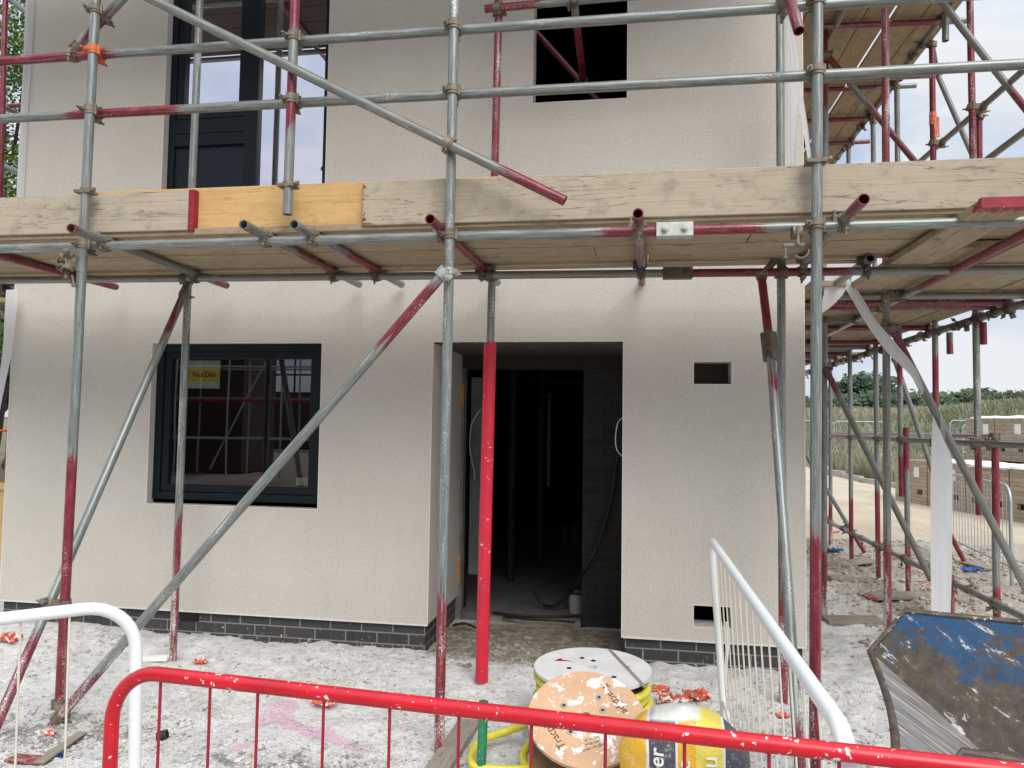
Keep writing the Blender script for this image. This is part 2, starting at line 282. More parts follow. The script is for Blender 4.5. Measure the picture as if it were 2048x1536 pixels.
# ------------------------------------------------------------------ mesh helper
class MB:
    def __init__(s): s.v = []; s.f = []; s.uv = []; s.c = []; s.sm = []; s.mi = []
    def add(s, vs, fs, uvs=None, cols=None, smooth=False, mi=0):
        o = len(s.v); s.v += [V(p) for p in vs]
        s.c += cols if cols else [(0, 0, 0)]*len(vs)
        for i, f in enumerate(fs):
            s.f.append([o+k for k in f]); s.uv.append(uvs[i] if uvs else [(0, 0)]*len(f)); s.sm.append(smooth); s.mi.append(mi)
        return s
    def obox(s, o, X, Y, Z, cols=None, n=1, mi=0):
        """box from corner o with edge vectors X (long), Y, Z; uv in metres along X"""
        lx, ly, lz = X.length, Y.length, Z.length; r = random.uniform(0, 50); r2 = random.uniform(0, 20)
        if X.cross(Y).dot(Z) < 0: Y, Z, ly, lz = Z, Y, lz, ly
        vs = []; cl = []
        for i in range(n+1):
            for (a, b) in ((0, 0), (1, 0), (1, 1), (0, 1)): vs.append(o+X*(i/n)+Y*a+Z*b); cl.append(cols(i/n) if cols else (0, 0, 0))
        fs = []; uv = []
        for i in range(n):
            a = 4*i; u0 = lx*i/n+r; u1 = lx*(i+1)/n+r
            per = [0, ly, ly+lz, 2*ly+lz, 2*ly+2*lz]
            for k in range(4):
                k2 = (k+1) % 4; fs.append([a+k, a+4+k, a+4+k2, a+k2][::-1]); uv.append([(u0, per[k]+r2), (u1, per[k]+r2), (u1, per[k+1]+r2), (u0, per[k+1]+r2)][::-1])
        for (a, rev) in ((0, 1), (4*n, 0)):
            f = [a, a+1, a+2, a+3]; q = [(r, 0), (r+ly*.2, 0), (r+ly*.2, lz), (r, lz)]
            fs.append(f[::-1] if rev else f); uv.append(q[::-1] if rev else q)
        return s.add(vs, fs, uv, cl, mi=mi)
    def box(s, x0, x1, y0, y1, z0, z1, mi=0):
        return s.obox(V((x0, y0, z0)), V((x1-x0, 0, 0)), V((0, y1-y0, 0)), V((0, 0, z1-z0)), mi=mi)
    def cyl(s, p0, p1, r0, r1=None, n=12, caps=True, mi=0):
        r1 = r0 if r1 is None else r1; d = (V(p1)-V(p0)).normalized(); a = d.orthogonal().normalized(); b = d.cross(a); vs = []
        for p, r in ((V(p0), r0), (V(p1), r1)):
            for k in range(n): t = 2*PI*k/n; vs.append(p+a*math.cos(t)*r+b*math.sin(t)*r)
        L = (V(p1)-V(p0)).length
        fs = [[k, (k+1) % n, n+(k+1) % n, n+k] for k in range(n)]; uv = [[(k/n, 0), ((k+1)/n, 0), ((k+1)/n, L), (k/n, L)] for k in range(n)]
        s.add(vs, fs, uv, smooth=True, mi=mi)
        if caps: s.add(vs, [list(range(n))[::-1], list(range(n, 2*n))], mi=mi)
        return s
    def ring(s, c, axis, rin, rout, w, n=16, a0=0, a1=2*PI, ref=None, mi=0):
        d = axis.normalized(); a = (ref-d*ref.dot(d)).normalized() if ref is not None else d.orthogonal().normalized(); b = d.cross(a); vs = []
        for k in range(n+1):
            t = a0+(a1-a0)*k/n; e = a*math.cos(t)+b*math.sin(t)
            for r, h in ((rin, -w/2), (rout, -w/2), (rout, w/2), (rin, w/2)): vs.append(c+e*r+d*h)
        fs = []
        for k in range(n):
            for j in range(4): fs.append([4*k+j, 4*k+(j+1) % 4, 4*k+4+(j+1) % 4, 4*k+4+j])
        fs += [[3, 2, 1, 0], [4*n, 4*n+1, 4*n+2, 4*n+3]]
        return s.add(vs, fs, mi=mi)
    def path(s, pts, r, n=10, closed=False, mi=0, caps=True, cols=None):
        P = [V(p) for p in pts]; m = len(P); prev = None; vs = []; L = 0; Ls = [0]; cl = []
        for i in range(m):
            t = (P[(i+1) % m]-P[i-1]) if (closed or 0 < i < m-1) else (P[1]-P[0] if i == 0 else P[-1]-P[-2])
            t.normalize()
            a = (prev-t*prev.dot(t)) if prev is not None else t.orthogonal()
            if prev is None and abs(t.z) < 0.9: a = V((0, 0, 1))-t*t.z
            a.normalize(); prev = a; b = t.cross(a); rr = r[i] if isinstance(r, list) else r
            if i: L += (P[i]-P[i-1]).length; Ls.append(L)
            for k in range(n): q = 2*PI*k/n; vs.append(P[i]+a*math.cos(q)*rr+b*math.sin(q)*rr); cl.append(cols[i] if cols else (0, 0, 0))
        fs = []; uv = []; R = m if closed else m-1
        for i in range(R):
            j = (i+1) % m; l0 = Ls[i]; l1 = Ls[j] if j else L
            for k in range(n): k2 = (k+1) % n; fs.append([i*n+k, i*n+k2, j*n+k2, j*n+k]); uv.append([(k/n, l0), ((k+1)/n, l0), ((k+1)/n, l1), (k/n, l1)])
        s.add(vs, fs, uv, cl, True, mi)
        if caps and not closed: s.add(vs, [list(range(n))[::-1], [(m-1)*n+k for k in range(n)]], cols=cl, mi=mi)
        return s
    def build(s, name, mats, parent=None, loc=None, attr='coat', bevel=0.0):
        if not isinstance(mats, (list, tuple)): mats = [mats]
        base = V(loc) if loc is not None else V((0, 0, 0)); off = base+(wloc(parent) if parent else V((0, 0, 0)))
        me = bpy.data.meshes.new(name); me.from_pydata([tuple(v-off) for v in s.v], [], s.f)
        uvl = me.uv_layers.new(name='UVMap'); flat = [c for f in s.uv for q in f for c in q]; uvl.data.foreach_set('uv', flat)
        if any(c != (0, 0, 0) for c in s.c):
            ca = me.color_attributes.new(attr, 'FLOAT_COLOR', 'POINT'); ca.data.foreach_set('color', [x for c in s.c for x in (*c, 1.0)])
        me.polygons.foreach_set('use_smooth', s.sm); me.polygons.foreach_set('material_index', s.mi)
        for m in mats: me.materials.append(m)
        o = bpy.data.objects.new(name, me); COL.objects.link(o); o.location = base
        if parent: o.parent = parent
        if bevel:
            b = o.modifiers.new('bevel', 'BEVEL'); b.width = bevel; b.segments = 2; b.limit_method = 'ANGLE'
        return o
def wloc(o):
    p = V(o.location)
    while o.parent: o = o.parent; p += V(o.location)
    return p
def tag(o, label=None, cat=None, group=None, kind=None):
    if label: o['label'] = label
    if cat: o['category'] = cat
    if group: o['group'] = group
    if kind: o['kind'] = kind
    return o
def empty(name, loc, label=None, cat=None, group=None, kind=None):
    o = bpy.data.objects.new(name, None); COL.objects.link(o); o.location = loc; o.empty_display_size = .1
    return tag(o, label, cat, group, kind)
def catmull(P, n=8, closed=False):
    P = [V(p) for p in P]; out = []; m = len(P); R = m if closed else m-1
    for i in range(R):
        p0 = P[i-1] if (i or closed) else P[0]; p1 = P[i]; p2 = P[(i+1) % m]; p3 = P[(i+2) % m] if (closed or i+2 < m) else P[-1]
        for k in range(n):
            t = k/n; out.append(0.5*((2*p1)+(p2-p0)*t+(2*p0-5*p1+4*p2-p3)*t*t+(3*p1-p0-3*p2+p3)*t**3))
    if not closed: out.append(P[-1])
    return out
def text_mesh(txt, size, mat, origin, ux, uy, parent, name='lettering', ext=0.0004, bold=0.0):
    cu = bpy.data.curves.new(name, 'FONT'); cu.body = txt; cu.size = size; cu.extrude = ext; cu.offset = bold; cu.align_x = 'CENTER'; cu.align_y = 'CENTER'
    to = bpy.data.objects.new('tmp', cu); COL.objects.link(to); dg = bpy.context.evaluated_depsgraph_get(); me = bpy.data.meshes.new_from_object(to.evaluated_get(dg))
    bpy.data.objects.remove(to); ux = ux.normalized(); uy = (uy-ux*uy.dot(ux)).normalized(); uz = ux.cross(uy); off = wloc(parent)
    for v in me.vertices: c = v.co.copy(); v.co = origin+ux*c.x+uy*c.y+uz*c.z-off
    me.name = name; me.materials.clear(); me.materials.append(mat); o = bpy.data.objects.new(name, me); COL.objects.link(o); o.parent = parent
    return o
# ------------------------------------------------------------------ ground
def sstep(a, b, x):
    t = max(0, min(1, (x-a)/(b-a))); return t*t*(3-2*t)
def hgt(x, y):
    n = noise.noise(V((x*0.9, y*0.9, 3.1))); n2 = noise.noise(V((x*4, y*4, 1.7))); n3 = noise.noise(V((x*13, y*13, 5.7))); n4 = noise.noise(V((x*30, y*30, 2.2)))
    z = -0.040+0.022*n+0.026*n2+0.018*n3+0.009*n4
    z += 0.022*math.exp(-((y+0.05)/0.28)**2)*(1 if y < .05 else .3)*(0.75+0.6*noise.noise(V((x*2.2, 0, 9))))
    if x < -3.2 and -1 < y < .2: z += 0.04*sstep(-3.2, -4.4, x)
    if y > 0.1 and -4.6 < x < 1.05: z = min(z, -0.05 if y < .95 else -0.12)
    if x > 1.2: z += 0.05*sstep(1.2, 2.2, x)*sstep(-1, .5, y)*(1-sstep(5.2, 6.5, y))*(0.6+n2)
    k = sstep(5.5, 7, y)
    if x > 1.2: z = z*(1-k)+k*(0.0+0.008*n2)
    r = (y-19.5)+0.0*(x)
    if x > 0 and y > 16: z = z*(1-sstep(16, 19, y))+sstep(16.5, 25, y)*0.75+sstep(25, 60, y)*1.9
    if x > 0 and y > 20:
        z += 1.5*math.exp(-((x-23)/8.5)**2-((y-37)/10)**2)
        z += sstep(22, 34, y)*(0.18*noise.noise(V((x*.35, y*.35, 0))))
    if x > 60 or y > 100: z += 0
    return z
def axis(lo, hi, f0, f1, step, g=1.16):
    a = [f0]; x = f0; d = step
    while x < f1: x += step; a.append(x)
    d = step
    while x < hi: d *= g; x += d; a.append(x)
    x = f0; d = step; b = []
    while x > lo: d *= g; x -= d; b.append(x)
    return b[::-1]+a
def soil(x, y):
    br = 0; gr = 0; pk = 0
    br = max(br, min(1, math.exp(-((x+.6)/0.80)**4-((y-.38)/0.50)**4)*1.3))
    if x > 1.25: br = max(br, 0.62*sstep(1.3, 2.3, x)*sstep(-1.0, 1.4, y)*(1-sstep(6.6, 7.2, y)))
    br = max(br, 0.35*math.exp(-((x+1.0)/.35)**2-((y+2.1)/.3)**2))
    gr = max(0.62*math.exp(-((x+2.75)/.75)**2-((y+1.62)/.30)**2), 0.55*math.exp(-((x+1.5)/.8)**2-((y+1.72)/.22)**2), 0.55*math.exp(-((x+.3)/.6)**2-((y+1.75)/.25)**2), 0.40*math.exp(-((x-.7)/.5)**2-((y+.9)/.35)**2), 0.28*math.exp(-((x+1.0)/.5)**2-((y+.9)/.3)**2), 0.5*sstep(-2.0, -2.8, y))
    if y < -6: br = .9  # unseen ground behind the camera, browned to darken its window reflection
    for (ax_, ay_, bx, by, w) in PINK:
        t = max(0, min(1, ((x-ax_)*(bx-ax_)+(y-ay_)*(by-ay_))/((bx-ax_)**2+(by-ay_)**2))); d = math.hypot(x-ax_-t*(bx-ax_), y-ay_-t*(by-ay_)); pk = max(pk, 1-sstep(w*.75, w*1.05, d))
    
    return (br, gr, pk*0.9)
pa = [az(565, 1410, -.03), az(545, 1440, -.03), az(640, 1465, -.03), az(730, 1498, -.03), az(480, 1495, -.03), az(500, 1485, -.03)]
PINK = [(pa[0].x, pa[0].y, pa[1].x, pa[1].y, .10), (pa[1].x, pa[1].y, pa[2].x, pa[2].y, .075), (pa[2].x, pa[2].y, pa[3].x, pa[3].y, .055), (pa[4].x, pa[4].y, pa[5].x, pa[5].y, .045)]
xs = axis(-400, 500, -4.6, 4.0, 0.032); ys = axis(-300, 700, -3.2, 1.2, 0.032, 1.10)
gv = []; gc = []; gf = []
for y in ys:
    for x in xs: gv.append((x, y, hgt(x, y))); gc.append(soil(x, y))
nx = len(xs); gm = []
for j in range(len(ys)-1):
    for i in range(nx-1):
        gf.append([j*nx+i, j*nx+i+1, (j+1)*nx+i+1, (j+1)*nx+i]); x = xs[i]; y = ys[j]
        gm.append(1 if (y > 5.9 and y < 15+ (8 if x < 6.2 else 0)*0) else 0)
g = MB(); g.v = [V(p) for p in gv]; g.f = gf; g.c = gc; g.uv = [[(0, 0)]*4]*len(gf); g.sm = [True]*len(gf)
MRD = NT('tan_haul_road'); p_ = MRD.pos(); n_ = MRD.noise(MRD.mapv(p_, (1, .35, 1)), 1.5, 7, .7); n2_ = MRD.noise(p_, 25, 5, .7)
MRD.bump(MRD.math('ADD', n_, n2_), .6, .02); MRD.set(MRD.mix(MRD.math('MULTIPLY', n2_, .5), MRD.ramp(n_, [(.3, (.38, .31, .22)), (.5, (.52, .44, .33)), (.7, (.60, .53, .42))]), (.40, .33, .24)), .95)
MFD = mat_field('dry_grassland', (0.15, 0.16, 0.075), (0.27, 0.26, 0.13), (0.37, 0.34, 0.20))
K0, K1 = V((5.84, 18.8, 0)), V((6.73, 15.5, 0))
def kerbside(x, y):                                  # right of / beyond the kerb line = grassland
    d = (K1-K0).normalized(); q = V((x, y, 0))-K0; return d.x*q.y-d.y*q.x
for k, f in enumerate(gf):
    x = sum(gv[i][0] for i in f)/4; y = sum(gv[i][1] for i in f)/4; m = 0
    if x > 1.0 and y > 6.0: m = 1
    if (y > 16 and kerbside(x, y) > 0) or y > 26 or (x < -6 and y > 3) or abs(x) > 40: m = 2
    if x > 7.5 and y > 9: m = 2 if kerbside(x, y) > 0 else m
    gm[k] = m
g.mi = gm
go = g.build('ground', [MG, MRD.m, MFD], attr='soil'); tag(go, kind='structure')
kb = MB(); kd = (K1-K0).normalized()
for i in range(-4, 10):
    a = K0+kd*(i*0.92); kb.obox(a+V((0, 0, -.05)), kd*.91, V((-kd.y, kd.x, 0))*.13, V((0, 0, .17+hgt(a.x, a.y))))
tag(kb.build('kerb', plain('kerb_concrete', (.42, .39, .33), .9)), kind='structure')
# loose stones
def stones(n, fn, smin, smax, mat, name, label, cat):
    b = MB(); t = (1+5**.5)/2
    iv = [V(q).normalized() for q in ((-1, t, 0), (1, t, 0), (-1, -t, 0), (1, -t, 0), (0, -1, t), (0, 1, t), (0, -1, -t), (0, 1, -t), (t, 0, -1), (t, 0, 1), (-t, 0, -1), (-t, 0, 1))]
    fc = [(0,11,5),(0,5,1),(0,1,7),(0,7,10),(0,10,11),(1,5,9),(5,11,4),(11,10,2),(10,7,6),(7,1,8),(3,9,4),(3,4,2),(3,2,6),(3,6,8),(3,8,9),(4,9,5),(2,4,11),(6,2,10),(8,6,7),(9,8,1)]
    k = 0
    while k < n:
        q = fn()
        if q is None: continue
        x, y = q; k += 1; s_ = smin*(smax/smin)**(random.random()**2.2); a = random.uniform(0, PI); ca, sa = math.cos(a), math.sin(a); sx, sy, sz = s_*random.uniform(.7, 1.4), s_*random.uniform(.6, 1.1), s_*random.uniform(.4, .8); z = hgt(x, y)+sz*.25
        vs = []
        for p in iv:
            j = random.uniform(.75, 1.2); vs.append((x+(p.x*sx*ca-p.y*sy*sa)*j, y+(p.x*sx*sa+p.y*sy*ca)*j, z+p.z*sz*j))
        b.add(vs, fc)
    return tag(b.build(name, mat), label, cat, kind='stuff')
def f1():
    x = random.uniform(-3.9, 2.6); y = random.uniform(-2.0, -.03)
    s_ = soil(x, y); w = 0.05+0.8*s_[1]+.1*s_[0]+0.45*max(0, noise.noise(V((x*1.5, y*1.5, 4))))
    return (x, y) if random.random() < w else None
stones(13000, f1, .003, .017, MST, 'gravel', 'pale gravel and crumbs of mortar strewn over the dusty ground before the house', 'gravel')
stones(2600, f1, .003, .012, MSD, 'dark_grit', 'darker brown grit scattered among the pale dust', 'grit')
def f2():
    x = random.uniform(1.25, 4.6); y = random.uniform(-1.0, 6.0); return (x, y) if random.random() < .15+soil(x, y)[0]*1.3 else None
stones(9000, f2, .005, .032, MSD2, 'brown_rubble', 'brown soil clods and rubble beneath the side scaffold', 'rubble')
def f3():
    x = random.uniform(-1.35, .0); y = random.gauss(.15, .2); return (x, y) if y < .85 else None
stones(800, f3, .004, .03, MSD, 'doorway_rubble', 'brown soil and mortar crumbs in front of the doorway threshold', 'rubble')
# ------------------------------------------------------------------ house
XL, XR = -4.65, 1.097; ZT = 5.6; ZB = 0.145
house = empty('house', (-1.8, 0, 0), 'two storey house under construction with cream textured render above charcoal brick plinth', 'house')
HO = [(-3.30*1.0, -2.055, .853, 1.965, .075, 'w1')]
# openings in facade metres (x0,x1,z0,z1,depth)
O = dict(w1=(-3.473, -2.159, .897, 2.067, .075), w2=(-3.454, -2.170, 2.70, 4.95, .075), hole=(-.676, -.035, 3.72, 4.95, .16), door=(-1.345, -.050, ZB, 2.07, .90), v1=(.409, .645, 1.790, 1.934, .17), v2=(.410, .641, .236, .367, .17))
cx = sorted({XL, XR, *[o[0] for o in O.values()], *[o[1] for o in O.values()]}); cz = sorted({ZB, ZT, *[o[2] for o in O.values()], *[o[3] for o in O.values()]})
w = MB()
for i in range(len(cx)-1):
    for j in range(len(cz)-1):
        mx, mz = (cx[i]+cx[i+1])/2, (cz[j]+cz[j+1])/2
        if any(o[0] < mx < o[1] and o[2] < mz < o[3] for o in O.values()): continue
        w.add([(cx[i], 0, cz[j]), (cx[i+1], 0, cz[j]), (cx[i+1], 0, cz[j+1]), (cx[i], 0, cz[j+1])], [[0, 1, 2, 3]])
for k, (x0, x1, z0, z1, d) in O.items():
    w.add([(x0, 0, z0), (x0, d, z0), (x0, d, z1), (x0, 0, z1)], [[0, 1, 2, 3]]); w.add([(x1, 0, z0), (x1, d, z0), (x1, d, z1), (x1, 0, z1)], [[3, 2, 1, 0]])
    w.add([(x0, 0, z1), (x1, 0, z1), (x1, d, z1), (x0, d, z1)], [[3, 2, 1, 0]])
    if k != 'door': w.add([(x0, 0, z0), (x1, 0, z0), (x1, d, z0), (x0, d, z0)], [[0, 1, 2, 3]])
for x, s_ in ((XL, 1), (XR, -1)): w.add([(x, 0, ZB), (x, 9, ZB), (x, 9, ZT), (x, 0, ZT)], [[0, 1, 2, 3]])
w.add([(XL, 9, ZB), (XR, 9, ZB), (XR, 9, ZT), (XL, 9, ZT)], [[0, 1, 2, 3]])
w.add([(XL, 0, ZB), (O['door'][0], 0, ZB), (O['door'][0], .03, ZB), (XL, .03, ZB)], [[3, 2, 1, 0]]); w.add([(O['door'][1], 0, ZB), (XR, 0, ZB), (XR, .03, ZB), (O['door'][1], .03, ZB)], [[3, 2, 1, 0]])
w.build('wall', MR, house)
# pale corner beads, 1.5 mm proud
bd = MB(); e = .0022; bw = .007
def bead(x0, x1, z0, z1, sides='lrtb'):
    if 'l' in sides: bd.box(x0-bw, x0-.0005, -e, .004, z0-bw, z1+bw)
    if 'r' in sides: bd.box(x1+.0005, x1+bw, -e, .004, z0-bw, z1+bw)
    if 't' in sides: bd.box(x0, x1, -e, .004, z1+.0005, z1+bw)
    if 'b' in sides: bd.box(x0, x1, -e, .004, z0-bw, z0-.0005)
for k, o in O.items(): bead(*o[:4], 'lrt' if k == 'door' else 'lrtb')
bd.box(XL, O['door'][0]-bw, -e-.006, .004, ZB-.008, ZB+.002); bd.box(O['door'][1]+bw, XR, -e-.006, .004, ZB-.008, ZB+.002); bd.box(XR-bw, XR+.002, -e, .004, ZB+.004, ZT); bd.box(XL-.002, XL+bw, -e, .004, ZB+.004, ZT)
bd.build('corner_bead', MBEAD, house)
pl = MB(); pl.box(XL+.02, O['door'][0]-.025, .022, .3, -.4, ZB-.009); pl.box(O['door'][1]+.025, XR-.02, .022, .3, -.4, ZB-.009); pl.box(XR-.3, XR-.018, .3, 9, -.4, ZB-.003); pl.box(XL+.02, XL+.3, .3, 9, -.4, ZB-.003)
pl.box(O['door'][0]-.30, O['door'][0]-.024, .3, .9, -.4, ZB-.004)
pl.build('plinth', MB_, house)
av = MB(); p = ay(355, 1232, .02)
vx = ay(375, 1235, 0.0)
for i in range(6): av.box(vx.x-.07, vx.x+.07, .012, .05, vx.z-.028+i*.011, vx.z-.022+i*.011)
av.box(vx.x-.075, vx.x+.075, .019, .06, vx.z-.033, vx.z+.035); av.build('air_vent', MBK, house)
# porch back wall: brick pier, lintel, door lining
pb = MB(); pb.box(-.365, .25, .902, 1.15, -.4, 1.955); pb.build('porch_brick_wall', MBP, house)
so_ = MB(); so_.box(O['door'][0]+.001, O['door'][1]-.001, .03, .899, 2.062, 2.069); so_.build('soffit', plain('soffit_steel', (.06, .056, .05), .8, 0, .3, 12, .05), house)
lt = MB(); lt.box(-1.6, .25, .9, 1.15, 1.958, 2.3); lt.build('lintel', MDT, house)
jl = MB(); jl.box(-1.45, -1.325, .905, 1.0, -.05, 1.955); jl.build('door_jamb', plain('pale_board', (.18, .18, .165), .9), house)
pbd = MB(); a = ay(932, 755, 1.12); c_ = ay(946, 1148, 1.12); pbd.box(-1.31, -1.22, 1.10, 1.113, c_.z, a.z); pbd.build('plasterboard', plain('plasterboard', (.12, .13, .13), .9), house)
tb = MB()
for (px, y0, y1) in ((924, 767, 815), (917, 1110, 1166)):
    a = ay(px, y0, .88); c_ = ay(px, y1, .88); tb.box(a.x-.018, a.x+.018, .865, .9, c_.z, a.z)
tb.build('packer', plain('orange_timber', (.42, .21, .07), .8), house)
# soffit joint board and interior shell
ins = MB()
def quad(a, b, c, d): ins.add([a, b, c, d], [[0, 1, 2, 3]])
ins.box(-1.75, -1.70, 1.16, 6.5, -.1, 2.45); ins.box(.9, .95, 1.16, 6.5, -.1, 2.45); ins.box(-1.75, .95, 6.5, 6.55, -.1, 2.45); ins.box(-4.6, 1.05, .2, 8.9, 2.46, 2.62)
ins.box(-4.5, -1.46, .3, .34, -.1, .85); ins.box(-4.6, -4.55, .2, 4, -.1, 2.45); ins.box(-4.6, -1.75, 4, 4.05, -.1, 2.45); ins.box(-1.72, -1.46, 1.16, 1.2, -.1, 2.45); ins.box(-1.46, -1.345, .92, 1.2, -.4, 2.45)
ins.box(.25, 1.05, 1.0, 1.05, -.1, 2.45); ins.box(-4.6, 1.05, 4, 4.05, 2.63, 5.5); ins.box(-1.9, -1.8, .2, 4, 2.63, 5.5); ins.box(.2, .25, .2, 4, 2.63, 5.5); ins.box(-4.6, 1.05, .2, 8.9, 5.4, 5.5); ins.box(-4.6, -4.5, .2, 4, 2.63, 5.5)
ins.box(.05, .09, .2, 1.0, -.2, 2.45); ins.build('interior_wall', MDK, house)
vb = MB(); vb.box(.38, .68, .175, .19, 1.76, 1.96); vb.build('vent_back', plain('dark_brown_board', (.05, .042, .03), .9), house)  # dark brown board closing the back of the vent opening
fl = MB(); fl.box(-1.7, .9, 1.0, 6.5, -.2, -.012); fl.box(-4.55, -1.76, .35, 4, -.2, -.012); fl.build('floor', MFL, house)
sd = MB()
for x in (-1.66, -1.62): pass
for (x, y) in ((-1.16, 2.2), (-.96, 2.9), (-.3, 3.3)): sd.box(x, x+.05, y, y+.09, -.01, 2.44)
sd.box(-1.2, .5, 3.4, 3.45, 1.95, 2.0); sd.build('stud', MDT, house)
rf = MB(); rf.add([(XL-.3, -.3, ZT), (XR+.3, -.3, ZT), (XR+.3, 4.5, ZT+2.6), (XL-.3, 4.5, ZT+2.6), (XR+.3, 9.3, ZT), (XL-.3, 9.3, ZT)], [[0, 1, 2, 3], [3, 2, 4, 5], [1, 4, 2], [0, 3, 5], [0, 5, 4, 1]]); rf.build('roof', plain('roof_tile', (.08, .075, .075), .8), house)
# windows
def frame_bars(b, x0, x1, z0, z1, t, y0, y1):
    b.box(x0, x1, y0, y1, z0, z0+t); b.box(x0, x1, y0, y1, z1-t, z1); b.box(x0, x0+t, y0, y1, z0+t, z1-t); b.box(x1-t, x1, y0, y1, z0+t, z1-t)
x0, x1, z0, z1, _ = O['w1']; z0 += .028
w1 = MB(); frame_bars(w1, x0, x1, z0, z1, .055, .058, .13); frame_bars(w1, x0+.057, x1-.057, z0+.057, z1-.057, .052, .072, .12)
W1 = w1.build('window', MFR, house, bevel=.003); tag(W1, 'anthracite framed square ground floor window')
gl = MB(); gl.add([(x0+.1, .095, z0+.1), (x1-.1, .095, z0+.1), (x1-.1, .095, z1-.1), (x0+.1, .095, z1-.1)], [[0, 1, 2, 3]]); gl.build('pane', MGL, W1)
def sticker(pxa, pya, pxb, pyb, y, par, cut):
    a = ay(pxa, pya, y); b = ay(pxb, pyb, y); m = MB(); m.box(a.x, b.x, y, y+.002, b.z, a.z)
    h = a.z-b.z; m2 = MB(); m2.box(a.x+.001, b.x-.001, y-.002, y-.0005, a.z-h*.74, a.z-h*.28)
    m.build('sticker', MPS, par); m2.build('sticker_band', MYS, par)
    text_mesh('NorDan', h*.27, MINK, V(((a.x+b.x)/2+.025*(b.x-a.x)/.25, y-.003, a.z-h*.51)), V((1, 0, 0)), V((0, 0, 1)), par, bold=.001)
    q = MB(); lx = a.x+.03; lz = a.z-h*.60; s = h*.06
    for (u0, u1, v0, v1) in ((0, 2.6, 0, .3), (0, .3, .3, 3.2), (2.3, 2.6, .3, 3.2), (0, 2.6, 3.2, 3.5), (.9, 1.7, 3.5, 4.2)): q.box(lx+u0*s, lx+u1*s, y-.0035, y-.0025, lz+v0*s, lz+v1*s)
    q.build('logo', plain('brown_ink', (.25, .12, .01), .6, 0, .05), par)
sticker(364, 721, 439, 777, .115, W1, 0)
pp = MB(); a = ay(592, 955, .4); pp.box(a.x, a.x+.1, .4, .403, a.z-.06, a.z); pp.build('paper', MPS, W1)
x0, x1, z0, z1, _ = O['w2']; w2 = MB(); frame_bars(w2, x0, x1, z0, z1, .05, .058, .14)
w2.box(-2.835, -2.735, .056, .142, z0+.05, z1-.05)
w2.box(x0+.05, -2.836, .062, .13, 3.655, 3.765); w2.box(x0+.05, -2.836, .06, .12, 3.56, 3.652)
frame_bars(w2, x0+.052, -2.838, 3.77, z1-.05, .06, .068, .12)
W2 = w2.build('window', MFR, house, bevel=.003); tag(W2, 'tall upstairs window with solid anthracite lower panel')
sp2 = MB(); sp2.box(x0+.05, -2.837, .085, .11, z0+.05, 3.56); sp2.build('panel', plain('slate_panel', (.013, .021, .030), .5, 0, .08, spec=.2), W2)
gl = MB(); gl.add([(x0+.1, .098, 3.82), (-2.88, .098, 3.82), (-2.88, .098, z1-.1), (x0+.1, .098, z1-.1)], [[0, 1, 2, 3]]); gl.build('pane', MGU, W2)
gl = MB(); gl.add([(-2.735, .090, z0+.05), (x1-.022, .090, z0+.05), (x1-.022, .090, z1-.05), (-2.735, .090, z1-.05)], [[0, 1, 2, 3]]); gl.build('pane', MGU, W2)
sticker(384, 30, 462, 84, .115, W2, 0)
# inside window board lines of the ground floor window
# ------------------------------------------------------------------ scaffold
T = {}
R0 = 0.02415
def tube(key, name, p0, p1, par, paint=(), plaster=0.0, dirt=0.0, r=R0, low=None, open_=True):
    p0, p1 = V(p0), V(p1); L = (p1-p0).length; d = (p1-p0)/L; n = max(2, int(L/.05)); ns = 16
    view = (CAM-(p0+p1)/2); a = -(view-d*view.dot(d)).normalized(); b = d.cross(a); m = MB(); vs = []; cl = []
    s1, s2 = random.uniform(0, 30), random.uniform(0, 30)
    for i in range(n+1):
        t = i/n; p = p0+d*L*t; pr = 0
        for (q0, q1) in paint:
            ed = min((t-q0)*L if q0 > 0 else 9, (q1-t)*L if q1 < 1 else 9); pr = max(pr, max(0, min(.78, .42+ed*5)))
        pl_ = plaster+(0.33*sstep(.8, .0, p.z) if low is None else low)
        bow = (a*noise.noise(V((t*1.4+s1, 0, 0)))+b*noise.noise(V((t*1.4, s2, 0))))*min(.004, L*.0012)
        for k in range(ns): q = 2*PI*k/ns; vs.append(p+bow+a*math.cos(q)*r+b*math.sin(q)*r); cl.append((pr, pl_, dirt))
    fs = []; uv = []; o1 = s1
    for i in range(n):
        for k in range(ns): k2 = (k+1) % ns; fs.append([i*ns+k, i*ns+k2, (i+1)*ns+k2, (i+1)*ns+k]); uv.append([(k/ns+s2, L*i/n+o1), ((k+1)/ns+s2, L*i/n+o1), ((k+1)/ns+s2, L*(i+1)/n+o1), (k/ns+s2, L*(i+1)/n+o1)])
    m.add(vs, fs, uv, cl, True)
    # hollow ends
    for (pe, dd, c0) in ((p0, d, cl[0]), (p1, -d, cl[-1])):
        v2 = []; dep = .16; ri = r-.0042
        for rr, h in ((r, 0), (ri, 0), (ri, dep)):
            for k in range(ns): q = 2*PI*k/ns; v2.append(pe+dd*h+a*math.cos(q)*rr+b*math.sin(q)*rr)
        f2 = []
        for k in range(ns): k2 = (k+1) % ns; f2 += [[k, k2, ns+k2, ns+k], [ns+k, ns+k2, 2*ns+k2, 2*ns+k]]
        f2.append([2*ns+k for k in range(ns)])
        c2 = [(c0[0], 0, .2)]*(2*ns)+[(0, 0, 1)]*ns
        m.add(v2, f2, [[(k*.1, 0)]*len(f) for k, f in enumerate(f2)], c2)
    o = m.build(name, MT, par); T[key] = (p0, d, L, o, dirt); return o
